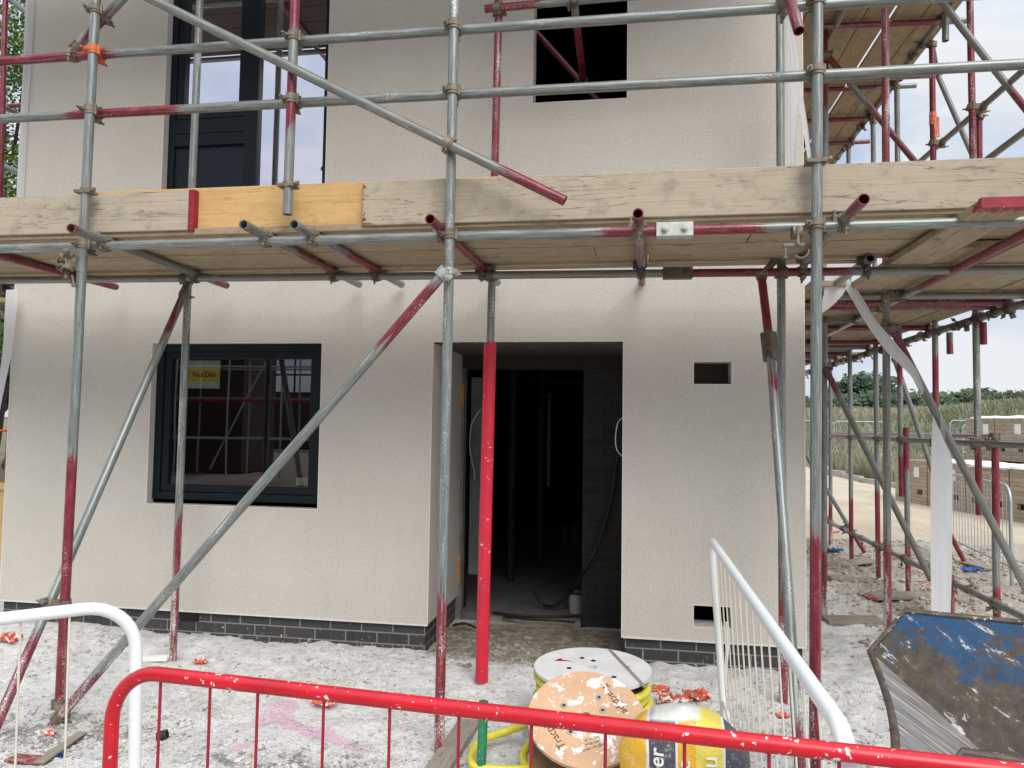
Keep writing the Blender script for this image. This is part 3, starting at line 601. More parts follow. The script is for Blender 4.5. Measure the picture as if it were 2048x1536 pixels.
def couple(ka, kb, mat=None, swivel=False, flip=1, at=None):
    pa_, da, La, oa, di = T[ka]; pb_, db, Lb, ob, dj = T[kb]
    w0 = pa_-pb_; b_ = da.dot(db); den = 1-b_*b_; d_ = da.dot(w0); e_ = db.dot(w0)
    if den < 1e-4: s_ = 0; t_ = e_
    else: s_ = (b_*e_-d_)/den; t_ = (e_-b_*d_)/den
    s_ = max(0.02, min(La-.02, s_)); A = pa_+da*s_; t_ = max(.02, min(Lb-.02, (A-pb_).dot(db))); B = pb_+db*t_
    n = B-A
    if n.length < .01: n = (CAM-A)*-1; n = n-da*n.dot(da)
    n.normalize(); m = MB(); j = random.uniform(-.15, .15)
    for (P, d, q) in ((A, da, n), (B, db, -n)):
        s = d.cross(q).normalized()*flip; q2 = s.cross(d).normalized(); q2 = q2 if q2.dot(q) > 0 else -q2
        m.ring(P, d, R0+.0006, R0+.0058, .046, 18, .25, 2*PI-.25, ref=s)
        m.ring(P+s*.002, d, R0+.0055, R0+.0095, .018, 18, .5, 2*PI-.5, ref=s)
        bc = P+s*(R0+.013); bx = -q2
        m.cyl(bc-bx*.016, bc+bx*(.046+.01*random.random()), .0062, n=8)
        m.cyl(bc+bx*.012, bc+bx*.026, .0135, n=6); m.cyl(bc-bx*.02, bc-bx*.008, .011, n=6)
        h = P-s*(R0+.007); m.cyl(h-d*.026, h+d*.026, .0075, n=8)
        m.obox(bc-bx*.009-d*.016-s*.012, s*.022, bx*.018, d*.032)
    mid = (A+B)/2; G = (B-A).length; g_ = max(.008, G-2*R0)
    s = da.cross(n).normalized(); m.obox(mid-n*(g_/2+.006)-da*.02-s*.02, n*(g_+.012), da*.04, s*.04)
    if mat is None: mat = MCD if max(di, dj) > .4 else MC
    return m.build('coupler', mat, oa)
def sleeve(k, t, mat, L=.17, side=V((0, -1, 0))):
    p, d, L_, o, _ = T[k]; c = p+d*L_*t; s = (side-d*side.dot(d)).normalized(); q = d.cross(s); m = MB()
    m.obox(c-d*L/2-s*.031-q*.033, d*L, s*.062, q*.066)
    for h in (-.045, .045): m.cyl(c+d*h+s*.03, c+d*h+s*.046, .013, n=6); m.cyl(c+d*h+s*.03, c+d*h+s*.056, .007, n=8); m.ring(c+d*h+s*.032, s, .013, .02, .004)
    return m.build('sleeve_coupler', mat, o, bevel=.005)
FS = empty('scaffold', (-.9, -1.0, 0), 'steel tube scaffold standing along the rendered front wall, carrying the timber toe boards', 'scaffold')
YO, YI = -1.47, -.475
def g0(p): return V((p.x, p.y, hgt(p.x, p.y)-.01))
def std(key, y, tp, bp, par, paint, ztop=None, zb=None, **kw):
    a = ay(*tp, y); b = ay(*bp, y)
    d = (a-b)
    if ztop is not None: a = b+d*((ztop-b.z)/d.z)
    if zb is not None: b = b+d*((zb-b.z)/d.z)
    return tube(key, 'standard', b, a, par, paint, **kw)
std('S1', YO, (192, 0), (119, 1415), FS, [(0, .24), (.73, 1)], ztop=5.45, plaster=.05)
std('S2', YO, (909, 0), (878, 1510), FS, [(0, .135)], ztop=5.45, plaster=.22)
std('S3', YO, (1635, 0), (1630, 1480), FS, [(0, .2), (.71, 1)], ztop=5.45, zb=-.03, plaster=.0)
T_S4 = std('S4', YO, (2160, 0), (2160, 1500), FS, [(0, .3)], ztop=5.45, zb=-.03)
std('S0', YO, (-700, 0), (-760, 1400), FS, [(0, .3)], ztop=5.45, zb=-.03)
std('I1', YI, (400, 0), (345, 1325), FS, [(0, .17)], ztop=5.45, plaster=.32)
std('I2', YI, (998, 0), (963, 1365), FS, [(.46, 1)], ztop=5.45, plaster=.35)
std('I3', YI, (1560, 25), (1567, 1412), FS, [(0, .17)], ztop=5.45, plaster=.1)
std('I0', YI, (-420, 0), (-500, 1325), FS, [(0, .17)], ztop=5.45)
def lin(key, name, y, a, b, par, paint=(), ext=(None, None), z=None, **kw):
    A = ay(*a, y); B = ay(*b, y)
    if ext[0] is not None: d = B-A; A = A+d*((ext[0]-A.x)/d.x)
    if ext[1] is not None: d = B-A; B = A+d*((ext[1]-A.x)/d.x)
    return tube(key, name, A, B, par, paint, **kw)
lin('R1', 'guard_rail', YO+.051, (0, 123), (1500, 20), FS, [(0, .33)], (-5.2, 2.2), plaster=.08, low=0)
lin('R2', 'guard_rail', YO+.051, (0, 238), (2048, 128), FS, [(.0, .17), (.265, .355)], (-5.2, 2.9), plaster=.05, low=0)
lin('L1', 'ledger', YO+.051, (0, 498), (1500, 457), FS, [(.63, .725)], (-5.4, 2.9), plaster=.03, low=0)
lin('L2', 'ledger', YI-.051, (0, 561), (1500, 545), FS, [(.685, .80), (.93, .95)], (-5.4, 2.9), low=0, dirt=.45)
T['R3'] = None; tube('R3', 'guard_rail', ay(970, 18, YI-.051), ay(1700, -45, YI-.051), FS, [(0, .17)], low=0)
lin('U1', 'ledger', YO+.051, (0, -700), (1, -700), FS, (), (None, None)) if False else None
for (k, y, z) in (('U1', YO+.051, 5.05), ('U2', YI-.051, 5.05)): tube(k, 'ledger', (-5.2, y, z), (2.3, y, z), FS, [(.3, .5)], low=0)
# transoms
for (k, pa_, pb_, paint, dirt) in (('T0', (-40, 500), (232, 574), [(0, 1)], .3), ('T1', (142, 456), (453, 571), [(0, .02), (.85, 1)], .35), ('T2', (487, 449), (718, 569), [(.35, .75)], .2), ('T3', (588, 449), (803, 569), [(.4, .85)], .2),
        ('T4', (860, 438), (995, 565), [(0, .8)], .3), ('T5', (1276, 427), (1284, 565), [(0, .1), (.3, .6), (.8, 1)], .3), ('T6', (1728, 398), (1609, 521), [(0, .2), (.5, .8)], .3)):
    A = az(*pa_, 2.462); B = az(*pb_, 2.462); tube(k, 'transom', A, B, FS, paint, dirt=dirt, low=0)
tube('T7', 'transom', az(1741, 516, 2.462), az(1741, 516, 2.462)+V((.03, 1.5, 0)), FS, (), dirt=.5, low=0)
0 and tube('T8', 'transom', az(672, 534, 2.40), az(800, 530, 2.40), FS, [(0, 1)], dirt=.2, low=0)
for i, x in enumerate((-4.6, -3.0, -1.6, -.3, 1.0)): tube('UT%d' % i, 'transom', (x, -1.7, 5.10), (x, -.1, 5.10), FS, [(.3, .7)], low=0)
# braces and puncheon
YB = YO-.052
tube('D1', 'brace', ay(1130, 401, YB), ay(150, -75, YB), FS, [(0, .12)], low=0, dirt=.12)
tube('D2', 'brace', ay(893, 541, YB), ay(98, 1458, YB), FS, [(.03, .17), (.855, 1)], plaster=.18)
d3a = ay(370, 583, YI-.052); d3b = ay(107, 1188, YO+.03); d3b2 = d3a+(d3b-d3a)*1.36
tube('D3', 'brace', d3a, d3b2, FS, [(0, .14), (.80, 1)], plaster=.15)
d4a = ay(1522, 545, YI-.062); d4m = ay(1541, 705, -.66); tube('D4', 'brace', d4a, d4m, FS, [(0, 1)], low=.1)
d4n = ay(1534, 640, -.60); d4b = ay(1608, 1536, -1.72); d4b = d4n+(d4b-d4n)*1.0
tube('D5', 'brace', d4m, V((ay(1606, 1525, -1.66).x, -1.66, -.03)), FS, [(.05, .13), (.86, 1)], plaster=.10)
tube('P1', 'puncheon', ay(575, 429, YO), ay(588, -20, YO)+V((.01, 0, .5)), FS, [(.26, .46), (.55, .75), (.9, 1)], low=0)
tube('B1', 'brace', ay(147, 99, YB+.11), ay(300, -60, YO+.115), FS, [(.12, .5)], low=0)
bq = ay(1598, 62, YO-.16); tube('B2', 'brace', bq, bq+V((-.06, .28, .62)), FS, [(0, 1)], low=0, plaster=.15)
tube('B3', 'brace', ay(1050, 40, .42), ay(1235, 245, .42), FS, [(0, 1)], dirt=.75, low=.1)
tube('B4', 'brace', ay(1167, 165, .36), ay(1147, -6, YI-.10), FS, [(0, .8)], dirt=.6, low=.2)
def cp(*prs):
    for q in prs: couple(*q)
cp(('S1', 'R1', MCO), ('S1', 'R2'), ('S1', 'L1'), ('S2', 'R1'), ('S2', 'R2'), ('S2', 'L1'), ('S3', 'R1'), ('S3', 'R2'), ('S3', 'L1'), ('S2', 'D1'), ('S2', 'D2', MCZ), ('S1', 'D2'), ('P1', 'R1'), ('P1', 'R2'), ('I1', 'L2'), ('I2', 'L2'), ('I3', 'L2'), ('I1', 'D3'), ('S1', 'D3'), ('I3', 'D4'), ('I2', 'R3'), ('B1', 'S1'), ('B1', 'R1'), ('B3', 'B4'), ('B4', 'R3'), ('B2', 'R1'))
for k in ('T0', 'T1', 'T2', 'T3', 'T4', 'T5', 'T6'):
    if k != 'T0': couple(k, 'L1')
    couple(k, 'L2')
# board retaining clips at the toe board
for (k, px, py) in (('S1', 168, 383), ('P1', 578, 370), ('S3', 1632, 322)):
    p, d, L_, o, _ = T[k]; t = (ay(px, py, YO).z-p.z)/d.z; c = p+d*t; m = MB(); m.ring(c, d, R0+.0006, R0+.006, .03, 18); q = V((.7, .1, 0)) if k != 'S3' else V((-.7, -.3, 0)); q.normalize()
    m.cyl(c+V((-.055, -.02, 0)), c+V((.06, -.012, .004)), .007, n=8); m.cyl(c+V((.045, -.013, .004)), c+V((.06, -.012, .004)), .0125, n=6); m.obox(c+V((-.05, -.03, -.012)), V((.09, 0, 0)), V((0, .07, 0)), V((0, 0, .012))); m.build('board_clip', MC, o)
sleeve('L1', (ay(1350, 471, YO).x+5.4)/8.3, MCZ); sleeve('L2', (ay(1354, 551, YI).x+5.4)/8.3, MCD); sleeve('D4', .93, MCD, side=V((-.7, -.7, 0)))
lc = MB(); c = ay(140, 512, YO-.03)          # bunch of spare open couplers hooked on the first pole
for (dx, dz, a) in ((-.02, .02, .3), (-.055, -.05, 1.2), (.0, -.075, 2.1), (-.035, -.03, 2.9), (.02, .0, .7)):
    ccx = c+V((dx, random.uniform(-.02, .02), dz)); axv = V((math.cos(a)*.4, .8, math.sin(a))).normalized(); lc.ring(ccx, axv, .024, .030, .034, 12, a, a+3.6); s = axv.orthogonal(); q = ccx+V((math.sin(a)*.03, 0, -.03)); lc.cyl(q, q+V((.015, 0, -.055)), .006, n=8); lc.cyl(q+V((.012, 0, -.045)), q+V((.015, 0, -.06)), .012, n=6)
lc.build('spare_couplers', MC, T['S1'][3])
lc = MB(); c = ay(1592, 475, YO)
lc.ring(c+V((0, -.01, .02)), V((1, 0, 0)), .026, .032, .04); lc.ring(c+V((.02, -.02, -.07)), V((.2, 1, 0)), .026, .033, .03, 12, .5, 3.4); lc.cyl(c+V((-.05, -.02, -.03)), c+V((-.05, -.02, -.10)), .006, n=8); lc.cyl(c+V((-.05, -.02, -.09)), c+V((-.05, -.02, -.10)), .012, n=6); lc.cyl(c+V((0, -.04, .04)), c+V((0, -.04, -.04)), .007, n=8); lc.box(c.x-.06, c.x+.03, c.y-.03, c.y, c.z-.045, c.z-.032)
lc.build('coupler', MC, T['L1'][3])
# ------------------------------------------------------------------ boards
def board(name, o, X, Y, Z, mat, label, cat='board', group=None, ends=(0, 0), bands=(), n=30):
    o = V(o); X, Y, Z = V(X), V(Y), V(Z); b = MB(); L = X.length
    def cf(t): return ((1 if (t*L < ends[0] or (1-t)*L < ends[1]) else 0)*.62, 0, 0)
    b.obox(o, X, Y, Z, cf if any(ends) else None, max(2, int(L/.07)) if any(ends) else 1)
    r = b.build(name, mat, None, loc=o, bevel=.005); tag(r, label, cat, group)
    for s in bands:
        d = X.normalized(); k = MB(); e_ = .0025; q = o-Y.normalized()*e_-Z.normalized()*e_+(d*(L-.028) if s else -d*e_)
        k.obox(q, d*.031, Y+Y.normalized()*2*e_, Z+Z.normalized()*2*e_); k.build('end_band', plain('red_hoop_iron', (.26, .012, .025), .5, .1, .3, 20, .02), r)
    return r
def toe(x0, x1, z0, z1, yf, th, mat, label, **kw):
    return board('toe_board', (x0, yf, z0), (x1-x0, 0, 0), (0, 0, z1-z0), (0, th, 0), mat, label, 'toe board', None, **kw)
toe(-5.35, -2.285, 2.512, 2.726, -1.40, .038, MW, 'weathered grey toe board at left whose right end has a red painted band', ends=(0, .05), bands=(1,))
toe(-2.93, -.62, 2.528, 2.752, -1.355, .038, MY, 'fresh yellow timber toe board showing between the two grey ones')
toe(-1.352, 2.55, 2.508, 2.733, -1.40, .038, MW, 'long weathered toe board with knots and cracks running to the right edge', ends=(.012, 0))
rows = [-1.385, -1.150, -.915, -.680, -.425]
breaks = [[-5.35, -1.9, 2.75], [-5.35, -2.9, .6, 2.75], [-5.35, -.2, 2.75], [-5.35, -3.4, .1, 2.75], [-5.35, -2.2, 1.41]]
nm = ['outermost', 'second', 'third', 'fourth', 'innermost']
for r_, (y, br) in enumerate(zip(rows, breaks)):
    for i in range(len(br)-1):
        wd = .228 if r_ < 4 else .085
        side = ['left', 'middle', 'right'][i if len(br) == 4 else (0 if i == 0 else 2)]
        board('deck_board', (br[i]+.003, y, 2.487+[0, .004, .001, .006, .002][r_]), (br[i+1]-br[i]-.006, 0, 0), (0, wd-.003, 0), (0, 0, .038), MU, '%s deck board from the outer edge, %s length, seen from beneath the front scaffold' % (nm[r_], side), 'scaffold board', 'deck boards of the front scaffold')
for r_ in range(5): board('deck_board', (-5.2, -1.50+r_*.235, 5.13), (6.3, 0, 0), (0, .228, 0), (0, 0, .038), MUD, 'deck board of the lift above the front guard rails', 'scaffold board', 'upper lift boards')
# ------------------------------------------------------------------ side scaffold
SS = empty('scaffold', (2.2, 2.5, 0), 'steel tube scaffold round the right hand corner, along the side of the house', 'scaffold')
def sstd(key, y, tp, bp, paint, name='standard', **kw):
    return tube(key, name, ay(*bp, y), ay(*tp, y), SS, paint, **kw)
sstd('a1', 1.46, (1651, -60), (1648, 1231), [(0, .10), (.78, 1)], plaster=.2)
sstd('a2', .30, (1770, 20), (1776, 1290), [(0, .16), (.56, 1)], plaster=.28, dirt=.35)
sstd('b1', 5.27, (1661, 300), (1661, 1092), [(0, .10)])
sstd('b2', 4.14, (1697, 290), (1703, 1121), [(0, .15)])
sstd('b3', 3.19, (1746, 240), (1757, 1155), [(0, .19)])
sstd('b4', 2.515, (1793, 170), (1803, 993), [(.0, .1), (.26, .36)], 'standard')
sstd('b5', 2.50, (1812, 855), (1817, 1186), [(0, .3), (.74, 1)], 'standard')
sstd('b6', 1.775, (1864, 85), (1876, 1180), [(.31, .42), (.75, 1)])
sstd('b7', 1.03, (1938, -60), (1959, 1030), [(0, .12), (.33, .37), (.65, 1)], plaster=.3)
sstd('b8', .80, (1990, 867), (1994, 1245), [(0, .2), (.45, .97)])
sstd('b9', 1.15, (1958, 230), (1960, 622), [(0, 1)], 'puncheon')
sstd('c1', 6.0, (1615, 740), (1617, 1072), [(0, .1)])
sstd('c2', .85, (1966, 645), (1967, 689), [(0, 1)], 'puncheon', plaster=.1); sstd('c3', 1.45, (1899, 665), (1900, 708), [(0, .7)], 'puncheon')
sstd('c4', 1.1, (1891, 30), (1891, 82), [], 'puncheon')
sstd('c5', 1.6, (1902, 1150), (1903, 1225), [(0, 1)], 'puncheon')
XO = 2.57
tube('m1', 'ledger', ax(2200, 560, XO), V((XO, 7.5, 2.33)), SS, [(.4, .55)], dirt=.3, low=0); 
m1a = ax(2048, 609, XO); T.pop('m1'); bpy.data.objects.remove(SS.children[-1]); tube('m1', 'ledger', V((XO, -.6, m1a.z+.01)), V((XO, 7.5, 2.30)), SS, [(.4, .5), (.7, .8)], dirt=.3, low=0)
ml = az(1787, 600, 2.40); tube('m2', 'ledger', az(2048, 467, 2.40)+V((0, -.25, 0)), az(1650, 672, 2.40), SS, [(0, .38)], dirt=.3, low=0)
for i, (px, py, paint) in enumerate(((1950, 590, []), (1900, 604, [(0, 1)]), (1850, 613, [(0, 1)]), (1800, 655, [(0, 1)]), (1730, 684, [(0, 1)]), (1700, 694, []), (1700, 707, [(0, 1)]), (1690, 715, []), (1680, 723, [(0, 1)]))):
    P = az(px, py, 2.405); tube('n%d' % i, 'transom', V((1.16+.1*random.random(), P.y, 2.405)), V((XO+.12+.25*random.random(), P.y+.01, 2.40)), SS, paint, dirt=.45, low=0, plaster=.3 if i == 1 else 0)
tube('q1', 'guard_rail', V((XO-.05, -.5, 1.425)), V((XO-.05, 6.6, 1.40)), SS, [(.6, .8)], low=0, dirt=.3)
tube('q2', 'guard_rail', ax(2150, 876, 3.6), ax(1650, 866, 3.6), SS, [(.02, .3), (.5, 1)], low=0)
lp0 = ax(1656, 1043, 2.53); lp1 = ax(2041, 1231, 2.53); tube('q3', 'ledger', lp1+(lp1-lp0).normalized()*.5, lp0+(lp0-lp1).normalized()*.8, SS, (), plaster=.0, low=.1, dirt=.35)
tube('E1', 'brace', ay(1650, 735, 1.40), ay(1862, 1160, 1.40), SS, [(0, .12)], dirt=.55, low=.05)
tube('E2', 'brace', ay(1782, 652, .25), ay(2075, 1222, .25), SS, [(0, .12)], dirt=.4, low=.05)
tube('E3', 'brace', ay(1788, 715, 2.9), ay(1880, 985, 2.9), SS, (), dirt=.2, low=.05)
tube('E4', 'brace', ay(1610, 907, 4.5), ay(1729, 1105, 4.5), SS, [(.75, 1)], low=.05)
tube('E5', 'brace', ay(1880, 1030, 3.6), ay(1928, 1122, 3.6), SS, [(0, 1)], low=.05)
# upper lift of the side scaffold
UZ = 4.86
tube('u1', 'ledger', az(1990, -110, UZ), az(1660, 336, UZ), SS, [(.45, .7)], dirt=.4, low=0)
for i, (pa_, pb_, p) in enumerate((((1640, 53), (1934, 41), [(0, .82)]), ((1600, 182), (1832, 171), [(0, .68)]), ((1600, 243), (1779, 235), [(0, .7)]), ((1600, 290), (1739, 283), [(0, 1)]))):
    tube('v%d' % i, 'transom', az(*pa_, UZ-.05), az(*pb_, UZ-.05), SS, p, dirt=.15, low=0)
tube('u2', 'ledger', az(1700, -5, UZ-.05), az(1655, 85, UZ-.05), SS, (), dirt=.1, low=0)
tube('u3', 'guard_rail', ay(1640, 160, .4), ay(1862, 149, .4), SS, (), dirt=.3, low=0)
tube('F1', 'brace', ay(1860, -26, .6), ay(2075, 248, .6), SS, [(.74, 1)], dirt=.3, low=0)
tube('F2', 'brace', ay(1648, 103, 1.40), ay(1832, 326, 1.40), SS, [(0, .2), (.45, 1)], dirt=.3, low=0)
tube('F3', 'brace', ax(1840, 323, XO+.05), ax(2080, 112, XO+.05), SS, (), dirt=.2, low=0)
tube('F4', 'brace', ay(1873, 145, 2.6), ay(1948, 318, 2.6), SS, (), dirt=.1, low=0)
tube('F5', 'brace', ax(1965, 326, XO+.05), ax(2080, 240, XO+.05), SS, (), dirt=.2, low=0)
for k in ('b1', 'b2', 'b3', 'b4', 'b5', 'b6', 'b7', 'b8'):
    for l in ('m1', 'q1', 'q3', 'u1'):
        z = T[l][0].z; p, d, L_, o, _ = T[k]
        if min(p.z, p.z+d.z*L_)-.05 <= z <= max(p.z, p.z+d.z*L_)+.12: couple(k, l, flip=random.choice((-1, 1)))
for i in range(9): couple('n%d' % i, 'm1', flip=random.choice((-1, 1))); 
for i in (0, 2, 4, 6): couple('n%d' % i, 'm2')
for i in range(4): couple('v%d' % i, 'u1')
cp(('a1', 'E1'), ('a1', 'F2'), ('a2', 'E2'), ('b7', 'F3'), ('b9', 'F3'), ('b6', 'F4'), ('b6', 'F3'), ('b7', 'm1'), ('E3', 'm1'), ('E4', 'q3'), ('a1', 'm2'), ('a2', 'm2'), ('b8', 'q2'), ('T7', 'L2'))
for (t0) in (.12, .2, .27, .36, .44, .5, .58, .66, .74, .83, .9):
    for l in ('m1', 'q3', 'u1'):        # spare couplers left on the ledgers
        p, d, L_, o, _ = T[l]; c = p+d*L_*(t0+random.uniform(-.03, .03)); m = MB(); m.ring(c, d, R0+.0006, R0+.007, .045, 14, .3, 2*PI-.3, ref=V((random.uniform(-1, 1), 0, random.uniform(-1, 1)))); a = random.uniform(0, 6.28)
        q = V((math.cos(a), random.uniform(-.3, .3), math.sin(a))); m.cyl(c+q*.02, c+q*.085, .0065, n=8); m.cyl(c+q*.055, c+q*.07, .0135, n=6); q2 = V((math.cos(a+1), .2, math.sin(a+1))); m.ring(c+q2*.052, V((q2.z, .5, -q2.x)), .022, .029, .035, 10, 0, 3.8); m.build('coupler', MCD if l != 'q3' else MC, o)
# side decks
xs_ = [1.43, 1.668, 1.903, 2.138, 2.373]
for i, x in enumerate(xs_):
    y0 = [-1.66, -.9, -1.9, -1.66, -1.2][i]
    board('deck_board', (x, y0, 2.437+.004*(i % 2)), (0, 9-y0, 0), (.228, 0, 0), (0, 0, .038), MU, '%s board of the side scaffold deck counted from the house, running away from the camera' % ['first', 'second', 'third', 'fourth', 'fifth'][i], 'scaffold board', 'deck boards of the side scaffold', ends=(.1, 0) if i in (0, 3) else (0, 0), bands=(0,) if i in (0, 3) else ())
board('deck_board', (1.16, .1, 2.437), (0, 8.5, 0), (.225, 0, 0), (0, 0, .038), MU, 'board of the side scaffold deck tight against the house wall', 'scaffold board', 'deck boards of the side scaffold')
pk_ = az(1903, 416, 2.44); board('deck_board', (1.36, -1.70, 2.482), (0, .001+1.15, 0), (.235, 0, 0), (0, 0, .038), MU, 'short scaffold board with red banded end jutting out below the toe board at right', 'scaffold board', ends=(.1, 0), bands=(0,)) if False else None
for i in range(6):
    board('deck_board', (1.16+i*.233, -.2, UZ+.0), (0, 8.5, 0), (.226 if i != 3 else .20, 0, 0), (0, 0, .038), MU, '%s board from the wall in the upper deck of the side scaffold' % ['first', 'second', 'third', 'fourth', 'fifth', 'sixth'][i], 'scaffold board', 'upper deck boards of the side scaffold')
# sole boards and offcuts on the soil
def plank(pa_, pb_, w_, label, mat=MO, z=.0, th=.03, ends=(0, 0)):
    A = az(*pa_, z); B = az(*pb_, z); A.z = hgt(A.x, A.y)+.005; B.z = hgt(B.x, B.y)+.005; d = (B-A); s = V((-d.y, d.x, 0)).normalized()*w_
    board('sole_board', A, d, s, V((0, 0, th)), mat, label, 'plank', None, ends=ends)
plank((1655, 1128), (1752, 1130), .2, 'furthest sole board lying on soil beneath the side scaffold poles')
plank((1662, 1162), (1772, 1164), .2, 'sole board second furthest beneath the side scaffold poles')
plank((1735, 1196), (1862, 1200), .2, 'sole board behind the hanging white plastic wrap, with a red end', ends=(.12, 0))
plank((1658, 1246), (1772, 1250), .2, 'nearest sole board behind the thick front pole at right')
plank((1905, 1122), (1968, 1142), .2, 'sole board beneath the leaning steel barrier in the soil')
plank((8, 1505), (80, 1515), .07, 'short timber offcut with red end lying at bottom left', ends=(.6, 0), th=.014); plank((88, 1516), (175, 1458), .05, 'thin timber strip lying in gravel near the foot of the left brace', th=.012)
plank((895, 1545), (960, 1436), .11, 'dusty grey plank on the ground beside the green post')
# left end scaffold glimpsed past the corner
LS = empty('scaffold', (-6, 2, 0), 'scaffold beyond the left corner of the house, with red poles and upper deck', 'scaffold')
tube('l1', 'standard', ay(-12, 900, 1.0), ay(12, -40, 1.0), LS, [(.3, .98)]); tube('l2', 'brace', ay(16, -5, .9), ay(50, 22, 1.6), LS, ()); tube('l3', 'brace', ay(-20, 320, 1.2), ay(40, 345, 2.2), LS, ())
for i, y in enumerate((1.7, 2.2, 2.8, 3.6)): tube('l4%d' % i, 'transom', (-6.6, y, 4.75), (-4.8, y, 4.75), LS, [(0, 1)], dirt=.3)
tube('l5', 'ledger', (-6.4, .3, 4.70), (-6.4, 7, 4.70), LS, ()); tube('l6', 'guard_rail', az(-30, 600, 2.3), ay(40, 655, 3.5), LS, ())
for i in range(4): board('deck_board', (-4.95-.233*(i+1), 1.5, 4.79), (0, 5, 0), (.226, 0, 0), (0, 0, .038), MU, 'upper deck board of the left scaffold, %s from the house' % ['first', 'second', 'third', 'fourth'][i], 'scaffold board', 'left scaffold boards')
for i in range(4): board('deck_board', (-4.95-.233*(i+1), .3, 2.44), (0, 6, 0), (.226, 0, 0), (0, 0, .038), MU, 'lower deck board of the left scaffold, %s from the house' % ['first', 'second', 'third', 'fourth'][i], 'scaffold board', 'left scaffold boards')
# ------------------------------------------------------------------ red sleeve
p, d, L_, o, _ = T['I2']; tz = lambda py: (ay(975, py, YI).z-p.z)/d.z
sA, sB = p+d*tz(1363), p+d*tz(686); m = MB(); m.path([sA+(sB-sA)*(i/24)+V((0, .0, 0)) for i in range(25)], .039, 18)
sl = m.build('pole_sleeve', MSL, None, loc=sA); tag(sl, 'bright red plastic sleeve round the scaffold pole in front of the doorway', 'sleeve')
m = MB()
for zz in (.2, .45, .68, .9): pass
for t in (.18, .47, .66, .86):
    c = sA+(sB-sA)*t+V((.02, -.0385, 0)); text_mesh('BS 5975 TRAFFORD', .014, MINK, c, d, V((-1, -.3, 0)), sl) if False else None
# ------------------------------------------------------------------ film ribbons
def ribbon(name, rows_, label, cat='plastic sheet', th=None):
    b = MB(); P = [(V(a), V(c)) for a, c in rows_]; A = catmull([p[0] for p in P], 8); B = catmull([p[1] for p in P], 8); L = 0; nv = 7; vs = []; fs = []; uv = []; ls = []
    for i in range(len(A)):
        if i: L += (A[i]-A[i-1]).length
        ls.append(L); nrm = V((0, -1, 0))
        for k in range(nv): t = k/(nv-1); q = A[i]*(1-t)+B[i]*t; q += nrm*(.012*noise.noise(V((t*4, L*1.5, len(rows_))))); vs.append(q)
    for i in range(len(A)-1):
        for k in range(nv-1): fs.append([i*nv+k, i*nv+k+1, (i+1)*nv+k+1, (i+1)*nv+k]); uv.append([(k/nv, ls[i]), ((k+1)/nv, ls[i]), ((k+1)/nv, ls[i+1]), (k/nv, ls[i+1])])
    b.add(vs, fs, uv, None, True); r = b.build(name, MFM, None, loc=P[0][0]); return tag(r, label, cat)
def r2(y, *q): return [(ay(a, b, y), ay(c, d_, y)) for a, b, c, d_ in q]
ribbon('plastic_wrap', r2(.18, (1866, 832, 1900, 905), (1863, 880, 1905, 930), (1861, 1000, 1905, 1010), (1861, 1120, 1904, 1122), (1863, 1228, 1901, 1232)), 'wide strip of white plastic wrap hanging straight down from the leaning pole')
ribbon('plastic_wrap', r2(.17, (1684, 566, 1698, 556), (1705, 600, 1725, 596), (1735, 650, 1752, 640), (1775, 705, 1795, 690), (1820, 750, 1832, 738), (1845, 790, 1848, 780)), 'narrow white plastic wrap stretched diagonally onto the leaning pole')
ribbon('plastic_wrap', r2(.12, (1660, 512, 1714, 516), (1650, 545, 1702, 548), (1648, 585, 1688, 585), (1640, 618, 1664, 612), (1636, 630, 1642, 628)), 'translucent white wrap hanging beneath the deck beside the thick front pole')
sp_ = []; p, d, L_, o, _ = T['E2']
for i in range(15):
    t = .14+.35*i/14; a = i*.75; n1 = V((0, -1, 0)); n1 = (n1-d*n1.dot(d)).normalized(); n2 = d.cross(n1); c = p+d*L_*t; e_ = (n1*math.cos(a)+n2*math.sin(a))*.027; sp_.append((c+e_-d*.035, c+e_+d*.035))
ribbon('plastic_wrap', sp_, 'white plastic wrap spiralled round the leaning pole')
ribbon('plastic_wrap', r2(-.30, (1568, -10, 1584, -10), (1575, 60, 1588, 60), (1574, 160, 1596, 160), (1575, 250, 1594, 250), (1575, 335, 1591, 335)), 'white plastic strip hanging upright by the upper right corner of the house')
ribbon('plastic_wrap', r2(-.42, (1566, -10, 1576, -12), (1580, 90, 1590, 85), (1594, 185, 1604, 180), (1606, 260, 1616, 255), (1617, 330, 1624, 326)), 'thin white plastic strip slanting down from the upper right corner of the house')
ribbon('plastic_wrap', r2(-.01, (52, -10, 70, -10), (47, 120, 63, 120), (40, 240, 55, 240), (33, 400, 48, 400)), 'white plastic strip covering the upper left corner of the house')
ribbon('plastic_wrap', r2(-.1, (12, 580, 36, 578), (10, 620, 33, 620), (5, 700, 24, 700), (-6, 780, 8, 780), (-14, 840, -4, 840)), 'white plastic strip drooping from the ledger at the left corner')
tp = MB(); c = ay(1866, 250, 1.775); tp.path([c, c+V((0, 0, .11))], .029, 14); tp.box(c.x, c.x+.04, c.y-.03, c.y-.026, c.z-.12, c.z+.06); tag(tp.build('tape', MOR, None, loc=c), 'orange tape tied round a pole high against the sky', 'tape')
# ------------------------------------------------------------------ barriers
def barrier(name, path_pts, r, bars, rb, mats, label, cat='barrier', extra=None):
    o = empty(name, path_pts[0], label, cat, 'pedestrian barriers' if name == 'barrier' else None); m = MB(); m.path(path_pts, r, 16); m.build('frame', mats[0], o)
    for (a, b) in bars: k = MB(); k.path([a, b], rb, 8); k.build('bar', mats[1], o)
    return o
